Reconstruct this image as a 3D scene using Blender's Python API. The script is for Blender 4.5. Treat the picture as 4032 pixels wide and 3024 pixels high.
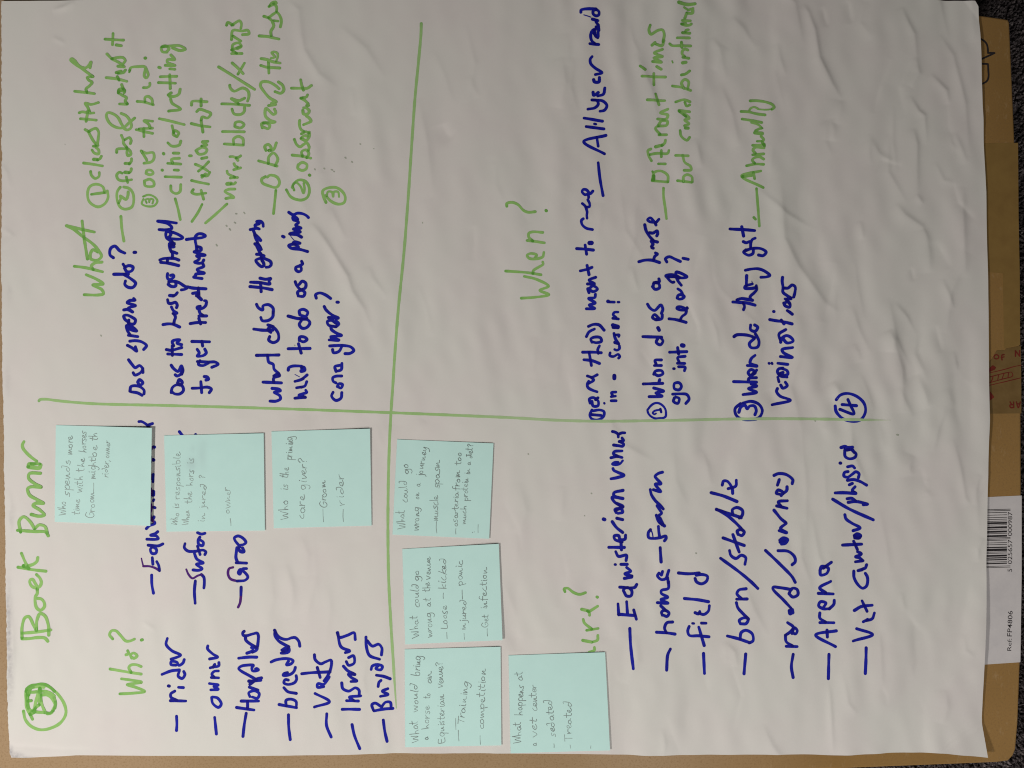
import bpy, bmesh, math, random
import numpy as np
from mathutils import Vector

# ------------------------------------------------------------------ scene, camera, light
for o in list(bpy.data.objects):
    bpy.data.objects.remove(o)
scene = bpy.context.scene
COL = scene.collection
PX = 0.792 / 4032.0                       # metres on the paper for one pixel of the 4032 px wide photograph
CAM_H = 0.60
cam = bpy.data.cameras.new('camera')
cam.sensor_width = 36.0
cam.lens = 36.0 * CAM_H / 0.792
cam.clip_start = 0.01
cam.clip_end = 20.0
cam_o = bpy.data.objects.new('camera', cam)
cam_o.location = (0, 0, CAM_H)
COL.objects.link(cam_o)
scene.camera = cam_o

world = bpy.data.worlds.new('World')
scene.world = world
world.use_nodes = True
bg = world.node_tree.nodes['Background']
bg.inputs[0].default_value = (1.0, 0.95, 0.88, 1)
bg.inputs[1].default_value = 0.034

key = bpy.data.lights.new('room_lamp', 'POINT')
key.energy = 34.6
key.shadow_soft_size = 0.06
key.color = (1.0, 0.955, 0.89)
key_o = bpy.data.objects.new('room_lamp', key)
key_o.location = (-0.82, -0.46, 0.84)
COL.objects.link(key_o)
fill = bpy.data.lights.new('fill_light', 'AREA')  # added soft fill that balances brightness across the sheet, no actual window
fill.shape = 'DISK'
fill.size = 0.6
fill.energy = 4.0
fill.color = (1.0, 0.975, 0.93)
fill_o = bpy.data.objects.new('fill_light', fill)
fill_o.location = (0.25, -0.76, 0.76)
fill_o.rotation_euler = (Vector((0, 0, 0)) - fill_o.location).to_track_quat('-Z', 'Y').to_euler()
COL.objects.link(fill_o)

scene.view_settings.view_transform = 'Standard'
scene.view_settings.look = 'None'
scene.view_settings.exposure = 0.0
scene.view_settings.gamma = 1.0
scene.view_settings.use_curve_mapping = False
scene.render.engine = 'CYCLES'
scene.cycles.filter_width = 1.1
scene.render.resolution_x = 1024
scene.render.resolution_y = 768

rng = random.Random(7)

# ------------------------------------------------------------------ helpers
def wx(px): return (px - 2016.0) * PX
def wy(py): return (1512.0 - py) * PX

def obj(name, verts, faces, mat, parent=None, smooth=False, attr=None):
    me = bpy.data.meshes.new(name)
    me.from_pydata([tuple(v) for v in verts], [], [tuple(f) for f in faces])
    if smooth:
        me.polygons.foreach_set('use_smooth', [True] * len(me.polygons))
    if attr is not None:
        a = me.attributes.new('ink', 'FLOAT_COLOR', 'POINT')
        a.data.foreach_set('color', np.asarray(attr, dtype=np.float32).ravel())
    me.materials.append(mat)
    if smooth:                                              # crisp rims on the thin sheets
        fc = np.zeros(len(me.edges), dtype=np.int32)
        le = np.zeros(len(me.loops), dtype=np.int32)
        me.loops.foreach_get('edge_index', le)
        np.add.at(fc, le, 1)
        at = me.attributes.new('sharp_edge', 'BOOLEAN', 'EDGE')
        at.data.foreach_set('value', fc == 1)
    me.update()
    o = bpy.data.objects.new(name, me)
    COL.objects.link(o)
    if parent is not None:
        o.parent = parent
        o.matrix_parent_inverse = parent.matrix_basis.inverted()
    return o

def thing(name, label, cat, loc, group=None):
    o = bpy.data.objects.new(name, None)
    o.empty_display_size = 0.02
    o.location = loc
    COL.objects.link(o)
    o['label'] = label
    o['category'] = cat
    if group:
        o['group'] = group
    return o

class NT:
    def __init__(self, name):
        self.m = bpy.data.materials.new(name)
        self.m.use_nodes = True
        self.t = self.m.node_tree
        self.b = self.t.nodes['Principled BSDF']
    def n(self, kind, **kw):
        nd = self.t.nodes.new(kind)
        for k, v in kw.items():
            setattr(nd, k, v)
        return nd
    def l(self, a, b): self.t.links.new(a, b)
    def noise(self, scale, detail=4, rough=0.6, vec=None, stretch=None):
        nd = self.n('ShaderNodeTexNoise')
        nd.inputs['Scale'].default_value = scale
        nd.inputs['Detail'].default_value = detail
        nd.inputs['Roughness'].default_value = rough
        tc = self.n('ShaderNodeTexCoord')
        src = tc.outputs['Object']
        if stretch:
            mp = self.n('ShaderNodeMapping')
            mp.inputs['Scale'].default_value = stretch
            self.l(src, mp.inputs['Vector'])
            src = mp.outputs['Vector']
        self.l(src, nd.inputs['Vector'])
        return nd.outputs['Fac']
    def ramp(self, fac, stops):
        r = self.n('ShaderNodeValToRGB')
        e = r.color_ramp.elements
        while len(e) > 1:
            e.remove(e[-1])
        e[0].position, e[0].color = stops[0][0], (*stops[0][1], 1)
        for p, c in stops[1:]:
            x = e.new(p)
            x.color = (*c, 1)
        self.l(fac, r.inputs['Fac'])
        return r.outputs['Color']
    def mix(self, a, b, fac, mode='MIX'):
        m = self.n('ShaderNodeMix', data_type='RGBA', blend_type=mode)
        for s, v in ((6, a), (7, b)):
            if isinstance(v, tuple):
                m.inputs[s].default_value = (*v, 1)
            else:
                self.l(v, m.inputs[s])
        if isinstance(fac, (int, float)):
            m.inputs[0].default_value = fac
        else:
            self.l(fac, m.inputs[0])
        return m.outputs[2]
    def math(self, op, a, b=0.5):
        m = self.n('ShaderNodeMath', operation=op)
        for i, v in enumerate((a, b)):
            if isinstance(v, (int, float)):
                m.inputs[i].default_value = v
            else:
                self.l(v, m.inputs[i])
        return m.outputs[0]
    def bump(self, h, strength, dist):
        b = self.n('ShaderNodeBump')
        b.inputs['Strength'].default_value = strength
        b.inputs['Distance'].default_value = dist
        self.l(h, b.inputs['Height'])
        self.l(b.outputs['Normal'], self.b.inputs['Normal'])
    def out(self, col=None, rough=0.8, spec=0.3):
        if isinstance(col, tuple):
            self.b.inputs['Base Color'].default_value = (*col, 1)
        elif col is not None:
            self.l(col, self.b.inputs['Base Color'])
        self.b.inputs['Roughness'].default_value = rough
        self.b.inputs['Specular IOR Level'].default_value = spec
        return self.m
    def ink(self):
        a = self.n('ShaderNodeAttribute', attribute_name='ink')
        s = self.n('ShaderNodeSeparateColor')
        self.l(a.outputs['Color'], s.inputs[0])
        return s.outputs

PAPER = (0.732, 0.697, 0.675)

def mat_paper():
    m = NT('flipchart_paper')
    s = m.ink()
    mottled = m.mix(PAPER, (0.712, 0.668, 0.655), m.ramp(m.noise(34, 5, 0.62), [(0.35, (0, 0, 0)), (0.68, (1, 1, 1))]))
    tint = m.mix(mottled, (0.715, 0.700, 0.668), m.ramp(m.noise(11, 2, 0.5), [(0.4, (0, 0, 0)), (0.62, (1, 1, 1))]))
    dirt = m.mix(tint, (0.37, 0.355, 0.37), m.math('MULTIPLY', s[0], m.ramp(m.noise(240, 5, 0.7), [(0.3, (0.2, .2, .2)), (0.62, (1, 1, 1))])))
    grain = m.noise(1500, 3, 0.7)
    m.bump(grain, 0.22, 0.00018)
    fine = m.mix(dirt, (0.62, 0.60, 0.57), m.math('MULTIPLY', m.ramp(m.noise(2600, 2, 0.6), [(0.55, (0, 0, 0)), (0.75, (1, 1, 1))]), 0.35))
    return m.out(fine, 0.82, 0.25)

def mat_ink(name, light, dark, tint=None, gloss=0.7):
    m = NT(name)
    s = m.ink()
    n = m.noise(420, 4, 0.65)
    f = m.math('ADD', s[0], m.math('MULTIPLY', m.math('SUBTRACT', n, 0.5), 0.55))
    f.node.use_clamp = True
    c = m.mix(light, dark, f)
    if tint:
        c = m.mix(c, tint, s[1])
    c = m.mix(c, PAPER, s[2])
    m.bump(m.noise(1500, 3, 0.7), 0.2, 0.00015)
    return m.out(c, gloss, 0.12)

def mat_note(name, a, b):
    m = NT(name)
    c = m.mix(a, b, m.ramp(m.noise(60, 4, 0.6), [(0.35, (0, 0, 0)), (0.7, (1, 1, 1))]))
    s = m.ink()
    c = m.mix(c, (0.40, 0.52, 0.54), m.math('MULTIPLY', s[0], 0.55))
    m.bump(m.noise(1700, 3, 0.7), 0.15, 0.00015)
    return m.out(c, 0.8, 0.25)

def mat_pencil():
    m = NT('pencil_graphite')
    s = m.ink()
    f = m.math('ADD', s[0], m.math('MULTIPLY', m.math('SUBTRACT', m.noise(900, 3, 0.7), 0.5), 0.9))
    f.node.use_clamp = True
    return m.out(m.mix((0.40, 0.53, 0.50), (0.10, 0.125, 0.125), f), 0.55, 0.4)

def mat_card():
    m = NT('brown_cardboard')
    tc = m.n('ShaderNodeTexCoord')
    sx = m.n('ShaderNodeSeparateXYZ')
    m.l(tc.outputs['Object'], sx.inputs[0])
    light_mix = m.ramp(sx.outputs[0], [(0.10, (0, 0, 0)), (0.25, (1, 1, 1))])      # left-to-right light difference painted into one board: paler left, browner right
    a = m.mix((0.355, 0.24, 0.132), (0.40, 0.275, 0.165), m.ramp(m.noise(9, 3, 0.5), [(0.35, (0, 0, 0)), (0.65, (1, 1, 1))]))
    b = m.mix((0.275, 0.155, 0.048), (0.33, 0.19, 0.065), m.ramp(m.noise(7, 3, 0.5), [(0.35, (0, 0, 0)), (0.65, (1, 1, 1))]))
    base = m.mix(a, b, light_mix)
    fleck = m.mix(base, (0.23, 0.135, 0.055), m.math('MULTIPLY', m.ramp(m.noise(650, 4, 0.75), [(0.5, (0, 0, 0)), (0.72, (1, 1, 1))]), 0.75))
    pale = m.mix(fleck, (0.41, 0.275, 0.145), m.math('MULTIPLY', m.ramp(m.noise(300, 4, 0.7, stretch=(1, .35, 1)), [(0.58, (0, 0, 0)), (0.75, (1, 1, 1))]), 0.6))
    m.bump(m.noise(900, 4, 0.7), 0.35, 0.0003)
    return m.out(pale, 0.85, 0.2)

def mat_plain(name, c, c2, scale=300, rough=0.7, bump=0.15, spec=0.3):
    m = NT(name)
    m.bump(m.noise(scale * 3, 3, 0.7), bump, 0.0002)
    return m.out(m.mix(c, c2, m.ramp(m.noise(scale, 4, 0.65), [(0.35, (0, 0, 0)), (0.65, (1, 1, 1))])), rough, spec)

def mat_carpet():
    m = NT('carpet_pile')
    loops = m.noise(420, 3, 0.75)
    c = m.ramp(loops, [(0.30, (0.022, 0.018, 0.020)), (0.47, (0.085, 0.07, 0.074)), (0.60, (0.22, 0.19, 0.19)), (0.75, (0.36, 0.32, 0.31))])
    c = m.mix(c, (0.02, 0.017, 0.02), m.math('MULTIPLY', m.ramp(m.noise(38, 4, 0.6), [(0.4, (0, 0, 0)), (0.65, (1, 1, 1))]), 0.6))
    return m.out(c, 0.95, 0.05)

M_PAPER = mat_paper()
M_GREEN = mat_ink('green_marker', (0.31, 0.56, 0.17), (0.11, 0.35, 0.048))
M_BLUE = mat_ink('blue_marker', (0.010, 0.016, 0.400), (0.005, 0.004, 0.215), tint=(0.10, 0.012, 0.135))
M_SPECK = mat_ink('speckle_ink', (0.30, 0.36, 0.25), (0.16, 0.20, 0.13))
M_NOTE = mat_note('mint_note_paper', (0.58, 0.845, 0.81), (0.56, 0.82, 0.787))
M_PENCIL = mat_pencil()
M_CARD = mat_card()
M_TAPE = mat_plain('brown_tape', (0.175, 0.105, 0.036), (0.21, 0.13, 0.048), 120, 0.38, 0.25, 0.5)
M_CLEAR = mat_plain('tan_tape', (0.27, 0.165, 0.05), (0.235, 0.14, 0.042), 60, 0.42, 0.2, 0.5)
M_LABEL = mat_plain('label_paper', (0.66, 0.625, 0.63), (0.60, 0.57, 0.58), 70, 0.5, 0.12)
M_BLACK = mat_plain('black_print', (0.018, 0.015, 0.018), (0.03, 0.025, 0.028), 500, 0.55, 0.1)
M_RED = mat_plain('red_print', (0.20, 0.022, 0.016), (0.13, 0.02, 0.012), 500, 0.5, 0.1)
M_CARPET = mat_carpet()

# ------------------------------------------------------------------ the lie of the paper (all lengths in photo pixels)
_r = np.random.RandomState(11)
WAVES = []
for i in range(70):
    lam = math.exp(_r.uniform(math.log(75), math.log(420)))
    th = _r.normal(0.0, 0.33)
    k = 2 * math.pi / lam
    WAVES.append((k * math.cos(th), k * math.sin(th), _r.uniform(0, 6.28), _r.uniform(0.4, 1.0) * 0.0125 / k))
BROAD = []
for i in range(14):
    lam = _r.uniform(600, 2200)
    th = _r.uniform(0, 6.28)
    k = 2 * math.pi / lam
    BROAD.append((k * math.cos(th), k * math.sin(th), _r.uniform(0, 6.28)))

def T(c, r, pts):
    return [(c * 1008 + x / 2.19444, r * 756 + y / 2.19444) for x, y in pts]

CREASE = [  # polyline, height in px, half width in px
    (T(3, 0, [(300, 40), (345, 110), (400, 260), (440, 500), (550, 720), (640, 860)]), 4.2, 20),
    (T(3, 0, [(80, 380), (105, 520), (150, 660)]), 1.8, 16),
    (T(3, 0, [(1150, 60), (1200, 180), (1260, 300), (1290, 560)]), 3.2, 20),
    (T(3, 0, [(1480, 300), (1600, 480), (1650, 700), (1700, 900), (1740, 1340)]), 3.8, 22),
    (T(3, 0, [(1400, 640), (1540, 780), (1560, 900)]), 2.6, 15),
    (T(3, 0, [(1220, 830), (1300, 960), (1350, 1000), (1370, 1250)]), 2.8, 16),
    (T(3, 0, [(1255, 1110), (1285, 1250), (1285, 1700)]), 2.8, 18),
    (T(3, 0, [(960, 1380), (1060, 1410), (1160, 1440)]), -1.4, 14),
    (T(3, 0, [(690, 0), (720, 200)]), -2.2, 18),
    (T(3, 0, [(470, 60), (510, 230)]), -1.8, 14),
    (T(3, 0, [(1440, 1400), (1520, 1560), (1640, 1590)]), 1.4, 14),
    (T(3, 0, [(880, 1200), (960, 1330), (1120, 1430)]), 2.2, 22),
    (T(3, 1, [(100, -120), (120, 200), (135, 400), (260, 640), (480, 950), (640, 1060)]), 4.0, 26),
    (T(3, 1, [(800, 250), (820, 410)]), 1.8, 14),
    (T(3, 1, [(1100, 100), (1180, 200), (1330, 300), (1400, 450)]), 2.6, 20),
    (T(3, 1, [(1280, 20), (1340, 110)]), 2.0, 12),
    (T(3, 1, [(1500, 750), (1560, 900), (1600, 1020)]), 2.2, 16),
    (T(3, 1, [(1090, 960), (1200, 1080), (1290, 1240)]), 2.4, 18),
    (T(3, 1, [(1240, 650), (1260, 770)]), -1.6, 10),
    (T(3, 1, [(1440, 1150), (1500, 1390)]), -2.0, 18),
    (T(3, 1, [(1600, 1380), (1640, 1560)]), 1.8, 16),
    (T(3, 1, [(720, 980), (780, 1170), (880, 1400)]), 2.2, 20),
    (T(3, 1, [(1290, 1200), (1270, 1400), (1380, 1650)]), 2.0, 20),
    (T(1, 1, [(640, 130), (700, 260), (780, 420)]), 1.8, 20),
    (T(1, 1, [(470, 270), (530, 330), (610, 440), (720, 620), (790, 730), (830, 860), (930, 1010), (1010, 1230)]), 4.2, 20),
    (T(1, 1, [(970, 640), (1010, 750), (1140, 920)]), 1.6, 18),
    (T(1, 1, [(1400, 800), (1480, 1040), (1520, 1250)]), 1.5, 22),
    (T(1, 0, [(270, 0), (370, 90), (390, 300), (415, 430), (540, 640), (700, 760)]), 2.8, 22),
    (T(1, 0, [(1400, 850), (1480, 1250), (1530, 1700)]), 3.0, 30),
    (T(1, 0, [(820, 750), (850, 1000)]), 1.4, 22),
    (T(2, 0, [(1690, 0), (1640, 700), (1600, 1500)]), 2.4, 34),
    (T(2, 0, [(1890, 150), (2000, 250), (2110, 420)]), 2.4, 24),
    (T(2, 0, [(1720, 330), (1790, 420), (1850, 700)]), 2.0, 22),
    (T(1, 3, [(120, -120), (150, 200), (90, 420)]), 1.8, 24),
    (T(1, 3, [(260, -100), (320, 100), (300, 360)]), 2.4, 26),
    (T(1, 3, [(520, 0), (470, 200), (420, 420)]), 2.0, 24),
    (T(1, 3, [(620, 80), (640, 300), (600, 560)]), 1.6, 24),
    (T(1, 2, [(380, 1300), (450, 1480), (420, 1660)]), 2.0, 26),
    (T(1, 2, [(1040, 350), (1090, 560)]), 1.6, 16),
    (T(3, 2, [(1590, 470), (1660, 740), (1700, 980), (1740, 1050)]), 2.6, 18),
    (T(3, 2, [(1130, 30), (1180, 150), (1260, 300)]), 2.0, 20),
    (T(3, 2, [(1830, 780), (1795, 900), (1790, 1040)]), 2.2, 15),
    (T(3, 2, [(1860, 1330), (1810, 1420), (1815, 1540)]), 2.4, 14),
    (T(3, 2, [(280, 250), (330, 900), (320, 1400)]), 2.6, 24),
    (T(3, 2, [(480, 600), (500, 1100)]), 1.8, 22),
    (T(3, 2, [(960, 1080), (1020, 1400), (1060, 1650)]), 2.0, 24),
    (T(3, 3, [(525, 900), (540, 1100), (548, 1300), (560, 1540)]), 3.4, 13),
    (T(3, 3, [(960, 480), (970, 640), (985, 960)]), 2.0, 18),
    (T(3, 3, [(640, 820), (690, 1100), (770, 1200)]), 1.8, 16),
    (T(3, 3, [(1290, 1040), (1350, 1190)]), -1.6, 12),
    (T(3, 3, [(1690, 500), (1700, 640), (1780, 700)]), 1.6, 13),
    (T(2, 2, [(60, 850), (120, 1100), (60, 1300)]), 2.0, 28),
    (T(2, 2, [(440, 880), (420, 1180)]), 1.8, 26),
    (T(2, 1, [(200, 1250), (180, 1600)]), 1.6, 26),
    (T(2, 1, [(420, 1200), (380, 1650)]), 1.6, 26),
    (T(0, 0, [(450, 90), (560, 60), (650, 15)]), 2.2, 12),
    (T(0, 0, [(450, 320), (570, 380)]), 1.2, 9),
    (T(0, 3, [(1230, 390), (1350, 475)]), 1.2, 8),
    (T(0, 3, [(0, 1380), (100, 1470), (520, 1500), (900, 1505)]), -1.6, 14),
    (T(0, 3, [(100, 250), (120, 700), (95, 1050)]), 2.8, 12),
    (T(0, 2, [(70, 900), (110, 1100), (90, 1300)]), 1.8, 12),
    (T(0, 0, [(20, 1420), (60, 1500), (90, 1640)]), 1.4, 12),
    (T(0, 1, [(20, 300), (110, 380), (40, 500)]), 1.2, 12),
]

NOTES = [  # corners: top left, top right, bottom right, bottom left in the picture; lift in mm at right edge top / bottom / top edge
    (T(0, 2, [(485, 355), (1325, 378), (1310, 1222), (475, 1190)]), 2.6, 2.3, 'mint sticky note by the title, pencilled with who spends more time with the horses'),
    (T(0, 2, [(1420, 445), (2282, 425), (2292, 1264), (1440, 1275)]), 0.75, 0.6, 'mint sticky note with smudged pencil about who is responsible when injured'),
    (T(1, 2, [(135, 410), (988, 385), (1000, 1222), (155, 1245)]), 1.4, 0.35, 'mint sticky note asking who is the care giver, beside the long green divider'),
    (T(1, 2, [(1220, 478), (2052, 512), (2015, 1335), (1180, 1300)]), 0.4, 0.7, 'tilted mint sticky note about what could go wrong on a journey'),
    (T(1, 3, [(1265, -234), (2098, -281), (2130, 548), (1290, 590)]), 1.1, 1.7, 'mint sticky note listing loose, kicked, injured, panic and get infection'),
    (T(1, 3, [(1285, 632), (2113, 608), (2120, 1458), (1290, 1478)]), 0.5, 0.8, 'mint sticky note about training and competition, left end of the row of three'),
    (T(2, 3, [(-30, 685), (803, 655), (845, 1500), (-12, 1530)]), 0.6, 1.1, 'mint sticky note about what happens at a vet, nearest the sheet bottom edge'),
]

for _i in range(150):
    _x = 900 + 2950 * _r.uniform(0, 1) ** 0.62
    _y = _r.uniform(-60, 3000)
    if _y > 2000 and _r.uniform() < 0.35:
        continue
    _t = math.pi / 2 + _r.normal(-0.10, 0.30)
    _l = math.exp(_r.uniform(math.log(70), math.log(380)))
    _b = _r.normal(0, 0.16)
    _w = _r.uniform(13, 30)
    _a = _r.uniform(1.0, 3.0) * (0.45 + 0.55 * _x / 3900.0) * (1.0 if _r.uniform() < 0.7 else -0.8) * _w / 19.0
    _p = [(_x + _l * (k - 1) * math.cos(_t + _b * (k - 1)) * 0.5, _y + _l * (k - 1) * math.sin(_t + _b * (k - 1)) * 0.5) for k in range(3)]
    CREASE.append((_p, _a, _w))

def hp(x, y):
    """height of the sheet above its resting plane, in pixels, at pixel coordinates"""
    x = np.asarray(x, float)
    y = np.asarray(y, float)
    q = np.zeros_like(x)
    for kx, ky, ph in BROAD:
        q += np.sin(kx * x + ky * y + ph)
    q = 1.0 / (1.0 + np.exp(-(q * 0.8)))
    h = np.zeros_like(x)
    for kx, ky, ph, a in WAVES:
        h += a * np.sin(kx * x + ky * y + ph + 0.6 * np.sin(y / 410.0 + ph))
    right = np.clip((x - 900.0) / 2200.0, 0, 1)
    h = h * (0.18 + 0.42 * q + 0.75 * right * (0.4 + 0.6 * q)) * 1.55
    for pl, amp, w in CREASE:
        x0 = min(p[0] for p in pl) - 3 * w; x1 = max(p[0] for p in pl) + 3 * w
        y0 = min(p[1] for p in pl) - 3 * w; y1 = max(p[1] for p in pl) + 3 * w
        m = (x > x0) & (x < x1) & (y > y0) & (y < y1)
        if not m.any():
            continue
        xs, ys = x[m], y[m]
        best = np.full(xs.shape, 1e9)
        par = np.zeros(xs.shape)
        n = len(pl) - 1
        for i in range(n):
            ax, ay = pl[i]
            bx, by = pl[i + 1]
            L2 = (bx - ax) ** 2 + (by - ay) ** 2
            t = np.clip(((xs - ax) * (bx - ax) + (ys - ay) * (by - ay)) / L2, 0, 1)
            dx, dy = xs - ax - t * (bx - ax), ys - ay - t * (by - ay)
            d = np.hypot(dx, dy)
            sgn = np.where((bx - ax) * (ys - ay) - (by - ay) * (xs - ax) > 0, 1.0, -1.0)
            up = d < best
            best = np.where(up, d, best)
            par = np.where(up, (i + t) / n + 10 * sgn, par)
        side = par > 5
        u = np.where(side, par - 10, par + 10)
        taper = np.clip(4 * np.clip(u, 0, 1) * (1 - np.clip(u, 0, 1)), 0, 1) ** 0.85
        ww = np.where(side, w * 1.25, max(w * 0.6, 10.0))
        h[m] += 1.15 * amp * taper * np.exp(-(best / ww) ** 1.6)
    for nt in NOTES:                                        # the notes are stuck where the sheet lies flat
        c = nt[0]
        nx0 = min(p[0] for p in c); nx1 = max(p[0] for p in c)
        ny0 = min(p[1] for p in c); ny1 = max(p[1] for p in c)
        d = np.maximum(np.maximum(nx0 - x, x - nx1), np.maximum(ny0 - y, y - ny1))
        h *= np.clip(0.06 + d / 60.0, 0.06, 1)
    # dog-eared bottom right corner, bent up along a diagonal fold
    ax, ay, bx, by = 3690.0, 2966.0, 3866.0, 2840.0
    L = math.hypot(bx - ax, by - ay)
    s = ((bx - ax) * (y - ay) - (by - ay) * (x - ax)) / L
    h += np.where(s > 0, np.sqrt(s * s + 9.0) - 3.0, 0.0) * 0.26 + 1.6 * np.exp(-(s / 7.0) ** 2)
    # bent tip of the top right corner, raised right edge
    s2 = (x - 3812.0) * 0.8 - (y - 30.0) * 0.6
    h += np.clip(s2, 0, None) * 0.16
    h = np.where(h < -2.0, -2.0 - 3.0 * np.tanh((-2.0 - h) / 3.0), h)
    h += 2.5 * np.clip((x - 3560.0) / 330.0, 0, 1) ** 3
    return h

SHEET_Z = 0.0
def zp(x, y): return SHEET_Z + hp(x, y) * PX

# ------------------------------------------------------------------ carpet
def build_carpet():
    r = np.random.RandomState(3)
    vs, fs = [], []
    n = 220
    x0, x1, y0, y1 = -1.1, 1.1, -1.0, 1.0
    for j in range(n + 1):
        for i in range(n + 1):
            vs.append((x0 + (x1 - x0) * i / n, y0 + (y1 - y0) * j / n, -0.040 + r.uniform(-0.0008, 0.0008)))
    for j in range(n):
        for i in range(n):
            a = j * (n + 1) + i
            fs.append((a, a + 1, a + n + 2, a + n + 1))
    o = obj('carpet', vs, fs, M_CARPET)
    o['kind'] = 'structure'
    # loops of pile where the carpet shows past the carton
    vs, fs = [], []
    def tuft(x, y):
        hgt = r.uniform(0.003, 0.0065)
        rad = r.uniform(0.0007, 0.0014)
        lean = r.normal(0, 0.0012, 2)
        b = len(vs)
        a0 = r.uniform(0, 6.28)
        for k in range(5):
            a = a0 + k * 1.2566
            vs.append((x + rad * math.cos(a), y + rad * math.sin(a), -0.041))
        for k in range(5):
            a = a0 + k * 1.2566
            vs.append((x + lean[0] + rad * 1.1 * math.cos(a), y + lean[1] + rad * 1.1 * math.sin(a), -0.041 + hgt * 0.7))
        vs.append((x + lean[0] * 1.3, y + lean[1] * 1.3, -0.041 + hgt))
        for k in range(5):
            q = (k + 1) % 5
            fs.append((b + k, b + q, b + 5 + q, b + 5 + k))
            fs.append((b + 5 + k, b + 5 + q, b + 10))
    for _ in range(15000):
        tuft(r.uniform(0.385, 0.47), r.uniform(-0.36, 0.36))
    for _ in range(7000):
        tuft(r.uniform(0.08, 0.40), r.uniform(-0.36, -0.285))
    for _ in range(3000):
        tuft(r.uniform(0.32, 0.40), r.uniform(0.27, 0.345))
    p = obj('carpet_pile', vs, fs, M_CARPET)
    p['kind'] = 'stuff'
    p['label'] = 'dark grey speckled carpet pile round the carton'
    p['category'] = 'carpet'
build_carpet()

# ------------------------------------------------------------------ ribbons: ink and print
def smooth_line(P, step=2.0):
    P = np.array(P, float)
    if len(P) == 2:
        n = max(2, int(np.hypot(*(P[1] - P[0])) / step) + 1)
        return P[0] + (P[1] - P[0]) * np.linspace(0, 1, n)[:, None]
    Q = np.vstack([2 * P[0] - P[1], P, 2 * P[-1] - P[-2]])
    out = []
    for i in range(1, len(Q) - 2):
        p0, p1, p2, p3 = Q[i - 1:i + 3]
        tj = lambda a, b: max(np.hypot(*(b - a)) ** 0.5, 1e-3)
        t1 = tj(p0, p1); t2 = t1 + tj(p1, p2); t3 = t2 + tj(p2, p3)
        n = max(2, int(np.hypot(*(p2 - p1)) / step) + 1)
        t = np.linspace(t1, t2, n, endpoint=False)[:, None]
        A1 = (t1 - t) / t1 * p0 + t / t1 * p1
        A2 = (t2 - t) / (t2 - t1) * p1 + (t - t1) / (t2 - t1) * p2
        A3 = (t3 - t) / (t3 - t2) * p2 + (t - t2) / (t3 - t2) * p3
        B1 = (t2 - t) / t2 * A1 + t / t2 * A2
        B2 = (t3 - t) / (t3 - t1) * A2 + (t - t1) / (t3 - t1) * A3
        out.append((t2 - t) / (t2 - t1) * B1 + (t - t1) / (t2 - t1) * B2)
    out.append(P[-1:])
    return np.vstack(out)

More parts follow.
